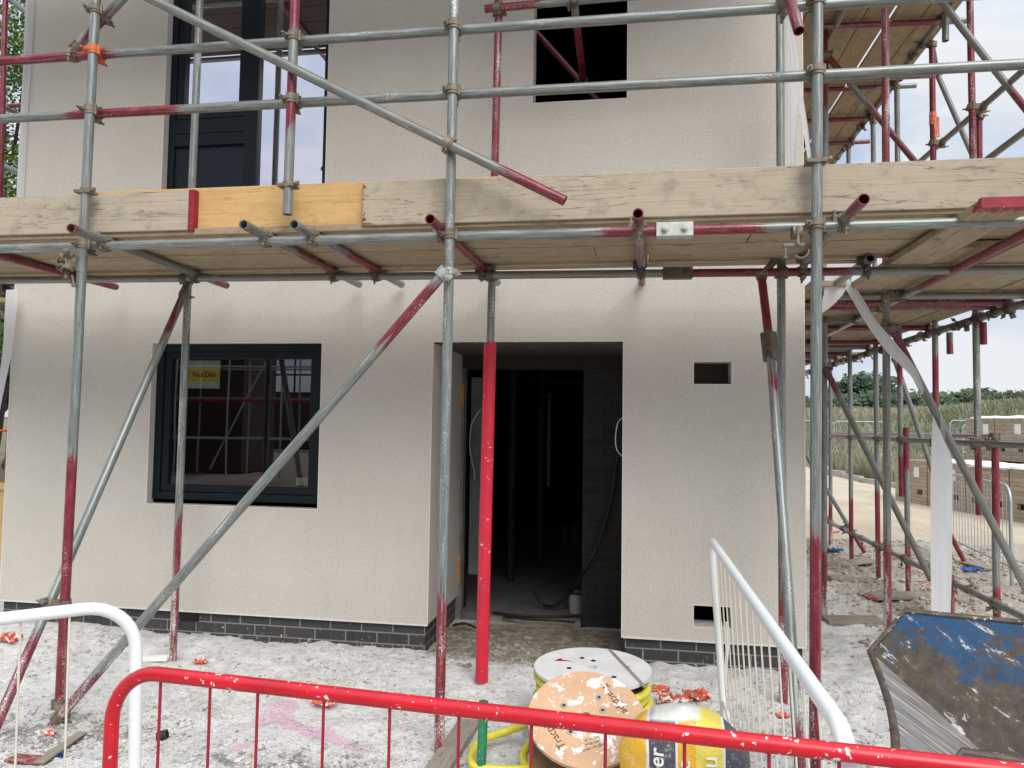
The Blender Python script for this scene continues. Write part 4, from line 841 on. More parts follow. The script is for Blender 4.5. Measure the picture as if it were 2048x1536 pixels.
# red foreground barrier
Zr = .93
def atz(px, py): return az(px, py, Zr)
c0 = atz(330, 1350); c1 = atz(1880, 1527); dr = (c1-c0).normalized(); nb = [322, 421, 516, 648, 780, 918, 1063, 1211, 1369, 1538, 1678]
line = lambda px: (lambda q: c0+dr*((q-c0).dot(dr)))(atz(px, 1350+(px-330)*177/1550))
end = c0-dr*.13; post = end
crv = []
for i in range(9): a = PI/2*i/8; crv.append(c0-dr*(.02+.12*math.sin(a))+V((0, 0, -.12*(1-math.cos(a)))))
low = crv[-1]; e1 = c1+dr*.75; crv2 = [e1+dr*(.12*math.sin(PI/2*i/8))-V((0, 0, .12*(1-math.cos(PI/2*i/8)))) for i in range(9)]
pth = [V((low.x, low.y, .02)), V((low.x, low.y, .4))]+crv[::-1]+[c0+dr*.2*i for i in range(1, 5)]+[c1]+crv2+[V((crv2[-1].x, crv2[-1].y, .02))]
bars = []
for px in nb: q = line(px); bars.append((q-V((0, 0, .012)), V((q.x, q.y, .16))))
rb_ = barrier('barrier', pth, .0165, bars, .0035, (MRP, MRW), 'glossy red steel pedestrian barrier across the foreground')
k = MB(); k.path([V((low.x, low.y, .16)), V((crv2[-1].x, crv2[-1].y, .16))], .011, 10); k.build('bottom_rail', MRP, rb_)
for q, dd in ((low, 1), (crv2[-1], 1)): k = MB(); s_ = V((-dr.y, dr.x, 0)); k.path([V((q.x, q.y, .012))-s_*.28, V((q.x, q.y, .012))+s_*.28], .012, 8); k.build('foot', MRP, rb_)
# left white barrier
Zr = .95; a0 = az(0, 1238, Zr); a1 = az(168, 1218, Zr); dw = (a1-a0).normalized(); crv = []
for i in range(10): a = PI/2*i/9; crv.append(a1+dw*(.145*math.sin(a))-V((0, 0, .145*(1-math.cos(a)))))
st_ = a0-dw*1.3; q = crv[-1]; pth = [V((st_.x, st_.y, .02)), V((st_.x, st_.y, .8)), st_+V((0, 0, 0))]+[st_+(a1-st_)*(i/6) for i in range(1, 7)]+crv[1:]+[V((q.x+.01, q.y, .5)), V((q.x+.015, q.y, .02))]
bars = []
for px, py in ((42, 1234), (140, 1222), (-60, 1245), (-170, 1255)):
    b = a0+dw*((az(px, py, Zr)-a0).dot(dw)); bars.append((b-V((0, 0, .012)), V((b.x+.01, b.y, .16))))
wb = barrier('barrier', pth, .0185, bars, .0033, (MWP, MWW), 'white steel pedestrian barrier with rounded corner at bottom left')
k = MB(); k.path([V((st_.x, st_.y, .16)), V((q.x, q.y, .16))], .011, 10); k.build('bottom_rail', MWP, wb)
# right white barrier, running away from the camera
f0 = az(1424, 1082, .955); n0 = az(1672, 1440, .94); dv = (n0-f0).normalized(); L = (n0-f0).length; crv = []
for i in range(9): a = PI/2*i/8; crv.append(n0+dv*(.11*math.sin(a))-V((0, 0, .11*(1-math.cos(a)))))
g1 = az(1447, 1462, .0); fz = [f0+dv*.035, f0+dv*.008-V((0, 0, .01)), f0-V((0, 0, .04)), f0+(V((g1.x, g1.y, .15))-f0)*.5+V((0, 0, 0)), V((g1.x, g1.y, .13))-V((.0, 0, 0)), V((g1.x, g1.y, .13))+dv*.05-V((0, 0, .05)), V((g1.x, g1.y, .13))+dv*.12-V((0, 0, .055))]
pth = fz[::-1]+[f0+dv*L*(i/8) for i in range(1, 9)]+crv[1:]+[V((crv[-1].x+.02, crv[-1].y, .45)), V((crv[-1].x+.03, crv[-1].y, .02))]
bars = []
for i in range(1, 15):
    q = f0+dv*(L*i/15); b = V((g1.x, g1.y, .15))+(V((crv[-1].x+.03, crv[-1].y, .15))-V((g1.x, g1.y, .15)))*(i/15); bars.append((q, b))
wr = barrier('barrier', pth, .0185, bars, .0030, (MWP, MWW), 'white steel pedestrian barrier at right, seen nearly end on with closely spaced bars')
k = MB(); k.path([V((g1.x, g1.y, .15)), V((crv[-1].x+.03, crv[-1].y, .15))], .010, 10); k.build('bottom_rail', MWP, wr); k = MB(); q = g1; k.path([V((q.x-.0, q.y, .15)), V((q.x+.015, q.y-.05, .45)), V((q.x+.01, q.y-.06, .55))], .008, 8); k.build('hook', MWP, wr)
# galvanised barriers by the road
def gbar(A, B, label, top=1.0, z0=None, nbar=22, r=.018):
    d = (B-A); L = d.length; d.normalize(); zA, zB = hgt(A.x, A.y) if z0 is None else z0, hgt(B.x, B.y) if z0 is None else z0; A = V((A.x, A.y, zA)); B = V((B.x, B.y, zB)); dd = (B-A).normalized(); h = top
    pth = [A, A+V((0, 0, h-.15))]+[A+dd*(.15*(1-math.cos(PI/2*i/5)))+V((0, 0, h-.15+.15*math.sin(PI/2*i/5))) for i in range(1, 6)]+[B-dd*(.15*(1-math.sin(PI/2*i/5)))+V((0, 0, h-.15+.15*math.cos(PI/2*i/5))) for i in range(6)]+[B]
    o = barrier('barrier', pth, r, [(A+dd*L*i/nbar+V((0, 0, h)), A+dd*L*i/nbar+V((0, 0, .18))) for i in range(1, nbar)], .004, (MGV, MGV), label); k = MB(); k.path([A+V((0, 0, .18)), B+V((0, 0, .18))], .012, 8); k.build('bottom_rail', MGV, o); return o
gA = az(1905, 952, .95); gB = az(2020, 976, .95); dG = (gB-gA).normalized(); gA2 = gB-dG*2.3; gbar(gA2, gB, 'grey galvanised barrier leaning among the poles at the roadside', .97, 0.0)
fx = [ay(1560, 860, 22.0), ay(1668, 860, 22.0), ay(1780, 860, 22.2)]
for i in range(2): gbar(fx[i], fx[i+1], 'galvanised barrier across the grass beyond the kerb, %s of the pair' % ['left', 'right'][i], 1.0, ay(1700, 843, 22).z-1.0)
for (a, b, y, pz, lab) in ((1925, 2016, 19.0, 850, 'galvanised barrier behind the brick packs, just left of the frame edge'), (2024, 2110, 19.0, 850, 'galvanised barrier behind the brick packs cut off by the frame edge'), (1900, 2010, 22.5, 842, 'more distant galvanised barrier above the brick packs')): gbar(ay(a, 860, y), ay(b, 860, y), lab, 1.0, ay(2000, pz, y).z-1.0)
# ------------------------------------------------------------------ brick packs
def pack(c, ang, w_, dd, h, label, mat=MTAN, wrap=None, top=False, label2=None):
    o = empty('brick_pack', c, label, 'brick pack', 'wrapped brick packs'); R_ = Matrix.Rotation(ang, 3, 'Z'); c = V(c)
    X = R_ @ V((w_, 0, 0)); Y = R_ @ V((0, dd, 0)); o0 = c-X/2
    def bx(u0, u1, v0, v1, z0, z1, m): m.obox(o0+X*u0+Y*v0+V((0, 0, z0)), X*(u1-u0), Y*(v1-v0), V((0, 0, z1-z0)))
    m = MB(); hs = .22*h
    for (u0, u1) in ((0, .14), (.30, .70), (.86, 1)): bx(u0, u1, 0, 1, .09 if 0 else 0, hs, m)
    bx(0, 1, 0, 1, hs+.105, h, m); bx(0, .14, 0, 1, hs, hs+.105, m); bx(.3, .7, 0, 1, hs, hs+.105, m); bx(.86, 1, 0, 1, hs, hs+.105, m); bx(.14, .30, 0, 1, 0, hs-.0, m); bx(.70, .86, 0, 1, 0, hs, m)
    m.build('bricks', mat, o)
    k = MB(); bx(.14, .30, .06, .94, hs, hs+.105, k); bx(.70, .86, .06, .94, hs, hs+.105, k); k.build('fork_slot', MBK, o)
    if wrap:
        k = MB(); n1 = 14; vs = []; 
        for i in range(n1+1):
            for j in range(7): u, v = i/n1, j/6; e_ = -.02 if i == 0 or j == 0 or i == n1 or j == 6 else 0; vs.append(o0+X*(u*1.04-.02)+Y*(v*1.04-.02)+V((0, 0, h+.02+e_*2+(wrap if (0 < i < n1 and 0 < j < 6) else 0)*(.5+noise.noise(V((u*5, v*5, c.x)))))))
        k.add(vs, [[i*7+j, (i+1)*7+j, (i+1)*7+j+1, i*7+j+1] for i in range(n1) for j in range(6)], None, None, True); k.build('plastic_cover', MWH, o)
    k = MB(); q = o0+X*.62-Y.normalized()*.006+V((0, 0, h*.62)); k.obox(q, X.normalized()*.16, Y.normalized()*.004, V((0, 0, .2))); k.build('delivery_note', MWH, o)
    k = MB()
    for u in (.2, .5, .8): k.obox(o0+X*u-Y.normalized()*.004, X.normalized()*.006, Y.normalized()*.003, V((0, 0, h)))
    k.build('strap', MGV, o)
    return o
r0 = az(1790, 1000, 0); r1 = az(2050, 1046, 0); dR = (r1-r0); LR = dR.length; dR.normalize(); an = math.atan2(dR.y, dR.x); nP = 4; wP = LR/3.3
for i in range(5):
    c = r0+dR*(wP*(i+.5)); c.z = 0
    pack(c, an, wP*.97, 1.0, .87+.02*(i % 2), 'tan brick pack on the ground in the front row, %s from the left' % ['first', 'second', 'third', 'fourth', 'fifth'][i], wrap=[0, 0.02, .03, .16, .16][i])
nY = V((-dR.y, dR.x, 0))
for i in range(4):
    c = r0+nY*1.6+dR*(wP*(i*.80+.40)); zt = .9
    if i < 3: pack(V((c.x, c.y, 0)), an, wP*.78, 1.0, .87, 'lower brick pack of the double stack behind, %s' % ['left', 'centre', 'right'][i])
    if i < 3: pack(V((c.x, c.y, .9)), an, wP*.78, 1.0, .86, 'upper brick pack of the double stack with white plastic over its top, %s' % ['left', 'centre', 'right'][i], wrap=.03, mat=MTAN)
# ------------------------------------------------------------------ vegetation
def leaves(b, c, rad, n, s, flat=1.0):
    for _ in range(n):
        u = V((random.gauss(0, 1), random.gauss(0, 1), random.gauss(0, 1))).normalized()*random.random()**.4; p = c+V((u.x*rad.x, u.y*rad.y, u.z*rad.z)); a = V((random.gauss(0, 1), random.gauss(0, 1), random.gauss(0, .6))).normalized(); q = a.orthogonal().normalized(); s_ = s*random.uniform(.5, 1.3)
        b.add([p-a*s_, p+q*s_*.6, p+a*s_, p-q*s_*.6], [[0, 1, 2, 3]])
def tree(base, H, W, label, mats, nclump=30, nleaf=60, ls=.12, trunk=.35, cat='tree', lean=0):
    o = empty('tree', base, label, cat); m = MB(); b = V(base); pts = [b, b+V((.05*W, 0, H*.25)), b+V((0, .02*W, H*.6)), b+V((lean, 0, H*.85))]; m.path(catmull(pts, 4), [max(.02, trunk*(1-i/14)) for i in range(13)], 8); cr = MB()
    for i in range(nclump):
        a = random.uniform(0, 2*PI); rr = W*.5*math.sqrt(random.random()); z = H*(.28+.70*random.random()); lim = math.sqrt(max(0.05, 1-((z/H-.58)/.45)**2)); c = b+V((math.cos(a)*rr*lim, math.sin(a)*rr*lim, z)); k = W*random.uniform(.08, .17)
        leaves(cr, c, V((k*1.25, k*1.25, k*.8)), nleaf, ls)
        if i % 3 == 0: m.path([b+V((0, 0, H*.3+z*.3)), (b+c)/2+V((0, 0, z*.2)), c], [trunk*.3, trunk*.18, .02], 6)
    m.build('trunk', MDT, o); cr.build('crown', mats, o); return o
ML1 = mat_leaf('dark_oak_leaf', (.018, .034, .018), (.040, .070, .034), (.08, .12, .06)); ML2 = mat_leaf('hedge_leaf', (.03, .052, .024), (.06, .095, .042), (.10, .15, .07)); ML3 = mat_leaf('bright_leaf', (.04, .08, .015), (.09, .16, .03), (.20, .28, .06))  # oak and hedge leaf colours lightened to stand in for distance haze
def far(px, py_top, y, W, label, mats, **kw):
    t = ay(px, py_top, y); zb = hgt(t.x, y)-.5; return tree((t.x, y, zb), t.z-zb, W, label, mats, **kw)
far(1730, 755, 110, 11.5, 'broad round oak standing above the far hedge', ML1, nclump=60, nleaf=90, ls=.32, trunk=.5)
for i, (px, py, W, y) in enumerate(((1622, 792, 8, 95), (1655, 788, 8, 92), (1690, 790, 9, 92), (1765, 788, 9, 92), (1800, 790, 9, 96), (1838, 782, 7, 90), (1868, 794, 8, 92), (1902, 784, 7, 92), (1926, 779, 6, 90), (1950, 778, 7, 92), (1985, 779, 6, 88), (2012, 785, 6, 90), (2050, 783, 7, 90))):
    far(px, py+7, y, W, ['first', 'second', 'third', 'fourth', 'fifth', 'sixth', 'seventh', 'eighth', 'ninth', 'tenth', 'eleventh', 'twelfth', 'thirteenth'][i]+' from the left among the low dark trees of the far hedge line', ML2 if i % 3 else ML1, nclump=32, nleaf=60, ls=.3, trunk=.25)
tree((ay(-20, 700, 9).x, 9.0, 0), ay(-20, 120, 9).z+1.2, 6.0, 'leafy tree seen past the upper left corner of the house', ML3, nclump=90, nleaf=330, ls=.05, trunk=.2)
tree((ay(20, 900, 14).x, 14.0, 0), ay(20, 540, 14).z, 6.0, 'dark tree beyond the left corner behind the hanging plastic strip', ML1, nclump=50, nleaf=90, ls=.14, trunk=.2)
# tall dry grass
def grass(n, fn, hmin, hmax, wd, mat, name, label):
    b = MB(); k = 0; tries = 0
    while k < n and tries < n*20:
        tries += 1; q = fn()
        if not q: continue
        x, y = q; k += 1; z = hgt(x, y)-.02; h = random.uniform(hmin, hmax); w_ = wd*random.uniform(.6, 1.4); a = random.uniform(0, PI); dx, dy = math.cos(a)*w_, math.sin(a)*w_; lx, ly = random.gauss(0, .22)*h, random.gauss(0, .22)*h
        b.add([(x-dx, y-dy, z), (x+dx, y+dy, z), (x+lx*.4+dx*.7, y+ly*.4+dy*.7, z+h*.6), (x+lx, y+ly, z+h), (x+lx*.4-dx*.7, y+ly*.4-dy*.7, z+h*.6)], [[0, 1, 2, 3, 4]])
    return tag(b.build(name, mat), label, 'grass', kind='stuff')
MGD = mat_leaf('dry_grass_blade', (.14, .155, .085), (.31, .30, .19), (.56, .53, .41)); MGG = mat_leaf('green_grass_blade', (.08, .125, .05), (.15, .20, .09), (.27, .29, .16))
def wedge(y0, y1):
    y = y0+(y1-y0)*random.random()**1.3; px = random.uniform(1590, 2080); x = ay(px, 860, y).x; return x, y
def fg1():
    q = wedge(16.2, 24); return q if kerbside(*q) > .35 and q[0] < 9.8+(q[1]-17)*.3 else None
grass(9000, fg1, .25, .75, .012, MGD, 'dry_grass', 'tall dry grass and weeds growing beyond the kerb')
def fg2():
    q = wedge(22, 62); return q
grass(34000, fg2, .15, .6, .03, MGD, 'meadow_grass', 'dry meadow grass covering the mound and field')
grass(9000, lambda: wedge(21.5, 40), .2, .6, .04, MGG, 'green_grass', 'greener grass in the meadow behind the far barriers')
# ------------------------------------------------------------------ dumper skip
A = ad(1740, 1303, 2.47); B = ad(1810, 1222, 2.52); C = ad(2048, 1245, 2.385); D = ad(2000, 1536, 2.33); E_ = A+ad(1925, 1503, 1.60)-B
pn = (B-A).cross(C-B).normalized(); rD = ray(2000, 1536); D = CAM+rD*((A-CAM).dot(pn)/rD.dot(pn)); off = E_-A; C2 = B+(C-B)*2.6; D2 = A+(D-A)*1.25; bk = V((C2.x, C2.y, D2.z)); D3 = D2+(C2-B).normalized()*.45
sk = empty('loader_bucket', ((A+D3+E_)/3).xy.to_3d(), 'battered blue steel skip bucket with scraped grey floor at bottom right', 'bucket')
def sheet(name, pts, th_dir, mat, n=24, uvd=None):
    m = MB(); k = len(pts); vs = pts+[p+th_dir for p in pts]; fs = [list(range(k))[::-1], [k+i for i in range(k)]]+[[i, (i+1) % k, k+(i+1) % k, k+i] for i in range(k)]
    uv = [[((vs[i]-A).dot(uvd[0]), (vs[i]-A).dot(uvd[1])) if uvd else (0, 0) for i in f] for f in fs]; m.add(vs, fs, uv); return m.build(name, mat, sk)
od = off.normalized()
_f = (D2-A).normalized(); _g = _f.cross(od).normalized()
sheet('side_panel', [A, B, C2, D3, D2], -od*.012, MSK, uvd=(_f, _g))
sheet('side_panel', [p+off for p in (A, B, C2, D3, D2)], od*.012, MSK, uvd=(_f, _g))
fld = (D2-A).normalized(); lipc = [A+off*t+V((-1, 0, 0))*0+fld*(.03*math.sin(PI*min(1, t*1.3))) for t in (0, .12, .25, .38, .5, .62, .75, .88, 1)]
sheet('floor_plate', lipc+[D2+off, D2], V((0, 0, -.012)), MSC, uvd=(fld, od)); sheet('floor_plate', [D2, D2+off, D3+off, D3], V((0, 0, -.012)), MRU, uvd=(fld, od)); sheet('back_panel', [D3, D3+off, C2+off, C2], V((.02, 0, 0)), MSK)
m = MB(); m.path(catmull(lipc, 3), .011, 8); m.build('lip', MRU, sk)
for q in (V((0, 0, 0)), off):
    m = MB(); m.path([A+q, B+q, C2+q], .009, 8); m.build('rim', MRU, sk)
m = MB(); nn = od.cross(fld).normalized(); c = (D2+D3+off)/2; m.box(c.x-.15, c.x+.5, c.y-.2, c.y+.35, .0, c.z-.02); m.box(c.x-.3, c.x-.15, c.y-.1, c.y+.2, .0, c.z-.02); m.build('stand', MRU, sk)
# ------------------------------------------------------------------ cable drums, hose, sack
def flange(m, c, n, R, th, hole=.024, holes=(), seg=56):
    n = n.normalized(); a = V((1, 0, 0)); a = (a-n*a.dot(n)).normalized(); b = n.cross(a)
    m.ring(c, n, hole, R, th, seg, ref=a)
def drum(c, n, R, H, label, mt, top_only=None):
    n = n.normalized(); o = empty('cable_drum', c-n*H, label, 'cable drum'); a = V((1, 0, 0)); a = (a-n*a.dot(n)).normalized(); b = n.cross(a)
    for cc, mm, nm_ in ((c, mt, 'flange'), (c-n*H, MDB, 'flange')): m = MB(); flange(m, cc, n, R, .016); m.build(nm_, mm, o)
    m = MB(); m.cyl(c-n*.01, c-n*(H-.01), R*.58, n=28, caps=False); m.build('barrel', MDB, o); m = MB(); m.cyl(c-n*.02, c-n*.05, .03, n=12); m.build('bore', MBK, o)
    return o, a, b, n
zt = .285; c = az(1185, 1337, zt); dW, a_, b_, n_ = drum(c, V((.0, -.03, 1)), .295, .27, 'cable drum lying flat with whitewashed round top in front of the doorway', MDW)
m = MB()
for (u, v) in ((-.06, .12), (.17, .03), (-.115, -.04), (.11, -.12), (.0, .09)): q = c+a_*u+b_*v+n_*.0085; m.ring(q, n_, .0, .013, .002, 14)
m.build('bolt_hole', MBK, dW); m = MB(); m.obox(c+a_*.07+b_*.27+n_*.0085, (a_*.18-b_*.50), (a_*.018+b_*.006), n_*.002); m.build('scratch', MO, dW)
m = MB(); m.add([c+a_*-.20+b_*.05+n_*.009, c+a_*-.10+b_*.06+n_*.009, c+a_*-.16+b_*.075+n_*.009, c+a_*-.17+b_*.10+n_*.009], [[0, 1, 2, 3]]); m.build('red_mark', MRP, dW)
for s_ in (.262, .22): m = MB(); q = c+V((s_, .12, 0)); m.box(q.x-.02, q.x+.018, q.y-.02, q.y, .0, zt-.01); m.build('slat', MO, dW)
hc = MB(); pts = []
for i in range(150): t = PI*.55+i/150*2*PI*4.0; rr = .282+.014*math.sin(i*.37); pts.append(c+V((math.cos(t)*rr, math.sin(t)*rr, -.035-.045*i/150*4.0))); 
hc.path(pts, .019, 10)
Rf = .252; cf = ad(1172, 1436, 3.19); vd = (CAM-cf); vd.z = 0; vd.normalize(); nf = (V((0, 0, 1))*math.cos(math.radians(28))+vd*math.sin(math.radians(28)))
dF, a_, b_, n_ = drum(cf, nf, Rf, .17, 'tilted brown plywood cable drum with black printing leaning on the white one', MPL)
for (px, py) in ((1198, 1398), (1128, 1414), (1141, 1467), (1205, 1424)):
    v = ray(px, py); t = (cf-CAM).dot(n_)/v.dot(n_); q = CAM+v*t+n_*.0095; m = MB(); m.ring(q, n_, .007, .0155, .004, 16); m.build('grommet', MCZ, dF); m = MB(); m.ring(q-n_*.001, n_, 0, .007, .003, 12); m.build('bolt_hole', MBK, dF)
def on_f(px, py): v = ray(px, py); return CAM+v*((cf+n_*.0085-CAM).dot(n_)/v.dot(n_))
def ftext(t, size, pa_, pb_, bold=0): A_, B_ = on_f(*pa_), on_f(*pb_); ux = B_-A_; text_mesh(t, size, MINK, (A_+B_)/2, ux, n_.cross(ux), dF, bold=bold)
ftext('Tracpipe', .050, (1212, 1376), (1248, 1418)); ftext('Tracpipe', .050, (1118, 1484), (1090, 1446)); ftext('Tel +44 (0)1 344', .017, (1166, 1482), (1216, 1467)); ftext('Web www.trac', .017, (1168, 1491), (1220, 1475)); ftext('Email info@trac', .017, (1163, 1502), (1218, 1484))
def gp(px, py, z=.02): q = az(px, py, z); return q
hose = hc.build('hose', MHS, None, loc=(c.x, c.y, 0)); tag(hose, 'yellow hose coiled round the cable drum with the whitewashed top', 'hose')
h2 = MB(); lp = catmull([gp(1075, 1440, .12), gp(1015, 1462), gp(965, 1480), gp(944, 1508), gp(952, 1534), gp(1010, 1540), gp(1080, 1536), gp(1150, 1536), gp(1190, 1545)], 8); h2.path(lp, .0185, 10)
h2.path(catmull([gp(1078, 1470, .15), gp(1058, 1490, .05), gp(1046, 1515), gp(1060, 1540), gp(1110, 1552)], 8), .0185, 10); h2.path(catmull([gp(1088, 1485, .12), gp(1072, 1505, .05), gp(1064, 1530), gp(1090, 1550)], 8), .0185, 10); h2.path(catmull([gp(1100, 1498, .08), gp(1088, 1515, .05), gp(1084, 1540), gp(1120, 1560)], 8), .0185, 10)
tag(h2.build('hose', MHS, None, loc=gp(1000, 1500)), 'loops of yellow hose lying on the ground in front of the drums', 'hose')
# sack
bc = ad(1368, 1500, 2.78); bc.z = 0; sk_ = MB(); NU, NV = 40, 26; vs = []; RX, RY, HZ = .236, .125, .465
yaw = math.atan2((CAM-bc).y, (CAM-bc).x)+PI/2; Rz = Matrix.Rotation(yaw, 3, 'Z')
def bagp(u, v):
    a = 2*PI*u; t = v; w_ = (1-abs(2*t-1)**6)**(1/2.6) if 0 < t < 1 else 0; ca, sa = math.cos(a), math.sin(a); x = math.copysign(abs(ca)**.75, ca)*RX*w_; y = math.copysign(abs(sa)**.8, sa)*RY*w_*(1-.1*t); z = HZ*(t-.0)
    n = noise.noise(V((x*7, y*7, z*7)))*.016+noise.noise(V((x*22, y*22, z*9)))*.008-.012*abs(noise.noise(V((x*11+z*6, y*11, z*5)))); return V((x*(1+n*4)+.0*z, y*(1+n*4), z-.02*abs(x/RX)**2*4*t*(.9)))
for j in range(NV+1):
    for i in range(NU): vs.append(Rz @ bagp(i/NU, j/NV))
bm_ = MB(); bm_.add([bc+p for p in vs], [[j*NU+i, j*NU+(i+1) % NU, (j+1)*NU+(i+1) % NU, (j+1)*NU+i] for j in range(NV) for i in range(NU)], None, None, True)
bag = bm_.build('sack', MBAG, None, loc=bc); bag.rotation_euler = (0, 0, 0); tag(bag, 'bulging yellow and dark grey plaster sack standing behind the red rail', 'sack')
for v in bag.data.vertices: v.co = Rz.inverted() @ v.co
bag.rotation_euler = (0, 0, yaw)
def bagtext(t, size, x, z, bold=0):
    y = -RY*1.005*(1-abs(x/RX)**2.6)**.4; cu = text_mesh(t, size, MWH, V((0, 0, 0)), V((0, 0, 1)), V((-1, 0, 0)), DUM, 'lettering', .001, bold)
    cu.parent = bag
    for v_ in cu.data.vertices: xx = v_.co.x+x; yy = v_.co.z; zz = yy+z; v_.co = V((xx, v_.co.y-RY*(1-abs(xx/RX)**2.6)**.4*(1-.1*zz/HZ)*(1-abs(2*zz/HZ-1)**5)**(1/2.4)-.009, zz))
DUM = bpy.data.objects.new('d', None)
bagtext('Super', .075, -.095, .26, .001); bagtext('lime', .07, .0, .26); bagtext('Su', .085, .09, .30)
# green post
q = gp(962, 1545, 0); gpst = MB(); gpst.path([V((q.x, q.y, -.02)), V((q.x+.005, q.y+.01, .30))], .021, 12); tag(gpst.build('post', MGN, None, loc=(q.x, q.y, 0)), 'short green painted post poking up behind the red rail', 'post')
# ------------------------------------------------------------------ litter
def crumple(name, c, s, mat, label, cat, seed=0, flat=.5):
    b = MB(); n = 9; vs = []
    for i in range(n):
        for j in range(n):
            u, v = i/(n-1)-.5, j/(n-1)-.5; q = V((u*4+seed, v*4, seed*1.7)); vs.append(c+V((u*s*2+.35*s*noise.noise(q), v*s*1.6+.35*s*noise.noise(q+V((9, 0, 0))), s*flat*(.25+1.1*abs(noise.noise(q*1.3+V((0, 5, 0))))))))
    b.add(vs, [[i*n+j, (i+1)*n+j, (i+1)*n+j+1, i*n+j+1] for i in range(n-1) for j in range(n-1)]); return tag(b.build(name, mat, None, loc=c), label, cat)
for i, (px, py, s, lab) in enumerate(((1322, 1372, .05, 'small crumpled orange wrapper nearest the white topped drum'), (1350, 1400, .085, 'crumpled orange and white wrapper just above the sack'), (1393, 1392, .080, 'twisted orange wrapper beside the foot of the right white barrier'), (1566, 1424, .035, 'orange scrap at the foot of the red pole by the corner'), (650, 1404, .06, 'orange red wrapper half hidden by the red rail'), (400, 1322, .04, 'small orange tangle near the wall left of centre'), (880, 1385, .02, 'orange scrap beside the middle front pole'), (1855, 1178, .05, 'orange scrap beside the hanging plastic strip'), (1672, 1067, .05, 'tiny orange scrap far under the side scaffold'), (18, 1290, .08, 'strip of orange tape lying at the far left'), (100, 1466, .03, 'orange scrap under the foot of the left brace'))):
    q = az(px, py, -.02); q.z = hgt(q.x, q.y); crumple('wrapper', q, s, MOR, lab, 'litter', i*3.1, .8)
for i, (px, py, s, lab) in enumerate(((120, 1498, .03, 'crumpled blue rag in the gravel at bottom left'), (1670, 1108, .10, 'blue rag on soil beneath the far side poles'), (1945, 1145, .09, 'blue rag beside the steel barrier foot'))):
    q = az(px, py, -.02); q.z = hgt(q.x, q.y); crumple('rag', q, s, MBL, lab, 'rag', i*2.2+1)
q = az(298, 1322, -.02); m = MB(); m.obox(V((q.x-.1, q.y, hgt(q.x, q.y))), V((.19, .05, 0)), V((-.01, .05, 0)), V((0, 0, .03))); tag(m.build('polystyrene_strip', MWH, None, loc=q, bevel=.004), 'white polystyrene strip lying on the dust by the left barrier', 'offcut')
q = az(325, 1470, -.02); m = MB(); m.ring(V((q.x, q.y, hgt(q.x, q.y)+.02)), V((1, .3, .2)), .018, .024, .045); tag(m.build('pipe_offcut', MBK, None, loc=q), 'short black pipe offcut in the gravel', 'pipe')
# doorway items
wc = MB(); wc.path(catmull([ay(962, 818, 1.02), ay(943, 850, 1.02), ay(940, 900, 1.02), ay(948, 940, 1.02), ay(949, 958, 1.02)], 6), .006, 8); tag(wc.build('cable', plain('grey_cable', (.42, .43, .42), .5), None, loc=ay(962, 818, 1.02)), 'thin grey cable dangling just inside the left of the doorway', 'cable')
wc = MB(); wc.path(catmull([ay(1247, 835, .05), ay(1236, 845, .07), ay(1231, 875, .08), ay(1234, 900, .08), ay(1246, 914, .05)], 6), .0035, 8); tag(wc.build('cable', plain('white_cable', (.55, .55, .54), .5), None, loc=ay(1247, 835, .05)), 'white cable loop at the right edge of the porch', 'cable')
wc = MB(); wc.path(catmull([ay(1240, 905, .86), ay(1232, 930, .86), ay(1222, 1000, .86), ay(1195, 1090, .84), ay(1165, 1145, .84), ay(1145, 1180, 1.1), ay(1112, 1210, 1.15), ay(1085, 1208, 1.2), ay(1066, 1180, 1.2)], 8), .013, 8); tag(wc.build('pipe', MBK, None, loc=ay(1240, 905, .86)), 'black flexible pipe drooping across the brick pier into the doorway', 'pipe')
a = ay(1099, 790, 3.3); b = ay(1097, 970, 3.3); m = MB()
for i in range(26): z_ = b.z+(a.z-b.z)*i/25; m.ring(V((a.x, 3.3, z_)), V((0, 0, 1)), .0, .045 if i % 2 else .038, (a.z-b.z)/25, 12)
tag(m.build('duct', plain('foil_duct', (.10, .10, .10), .4, .5), None, loc=b), 'ribbed foil duct hanging in the dark hall', 'duct')
for px, lab in ((1131, 'left dark teal tub standing deep in the hall'), (1151, 'right dark teal tub standing deep in the hall')):
    a = ay(px, 1040, 4.5); m = MB(); m.cyl((a.x, 4.5, -.01), (a.x, 4.5, .26), .07, .075, 20); m.cyl((a.x, 4.5, .26), (a.x, 4.5, .275), .08, .08, 20); tag(m.build('tub', plain('teal_plastic', (.03, .07, .09), .5), None, loc=(a.x, 4.5, 0)), lab, 'tub')
q = az(1153, 1222, 0); m = MB(); m.cyl((q.x, q.y, -.01), (q.x, q.y, .15), .06, .07, 24); bk_ = m.build('bucket', plain('grey_white_tub', (.30, .30, .285), .5, 0, .2, 12), None, loc=q); tag(bk_, 'small dusty white tub behind the brick pier in the doorway', 'tub')
m = MB(); m.ring(V((q.x, q.y, .15)), V((0, 0, 1)), .066, .075, .012, 24); m.build('rim', MBK, bk_)
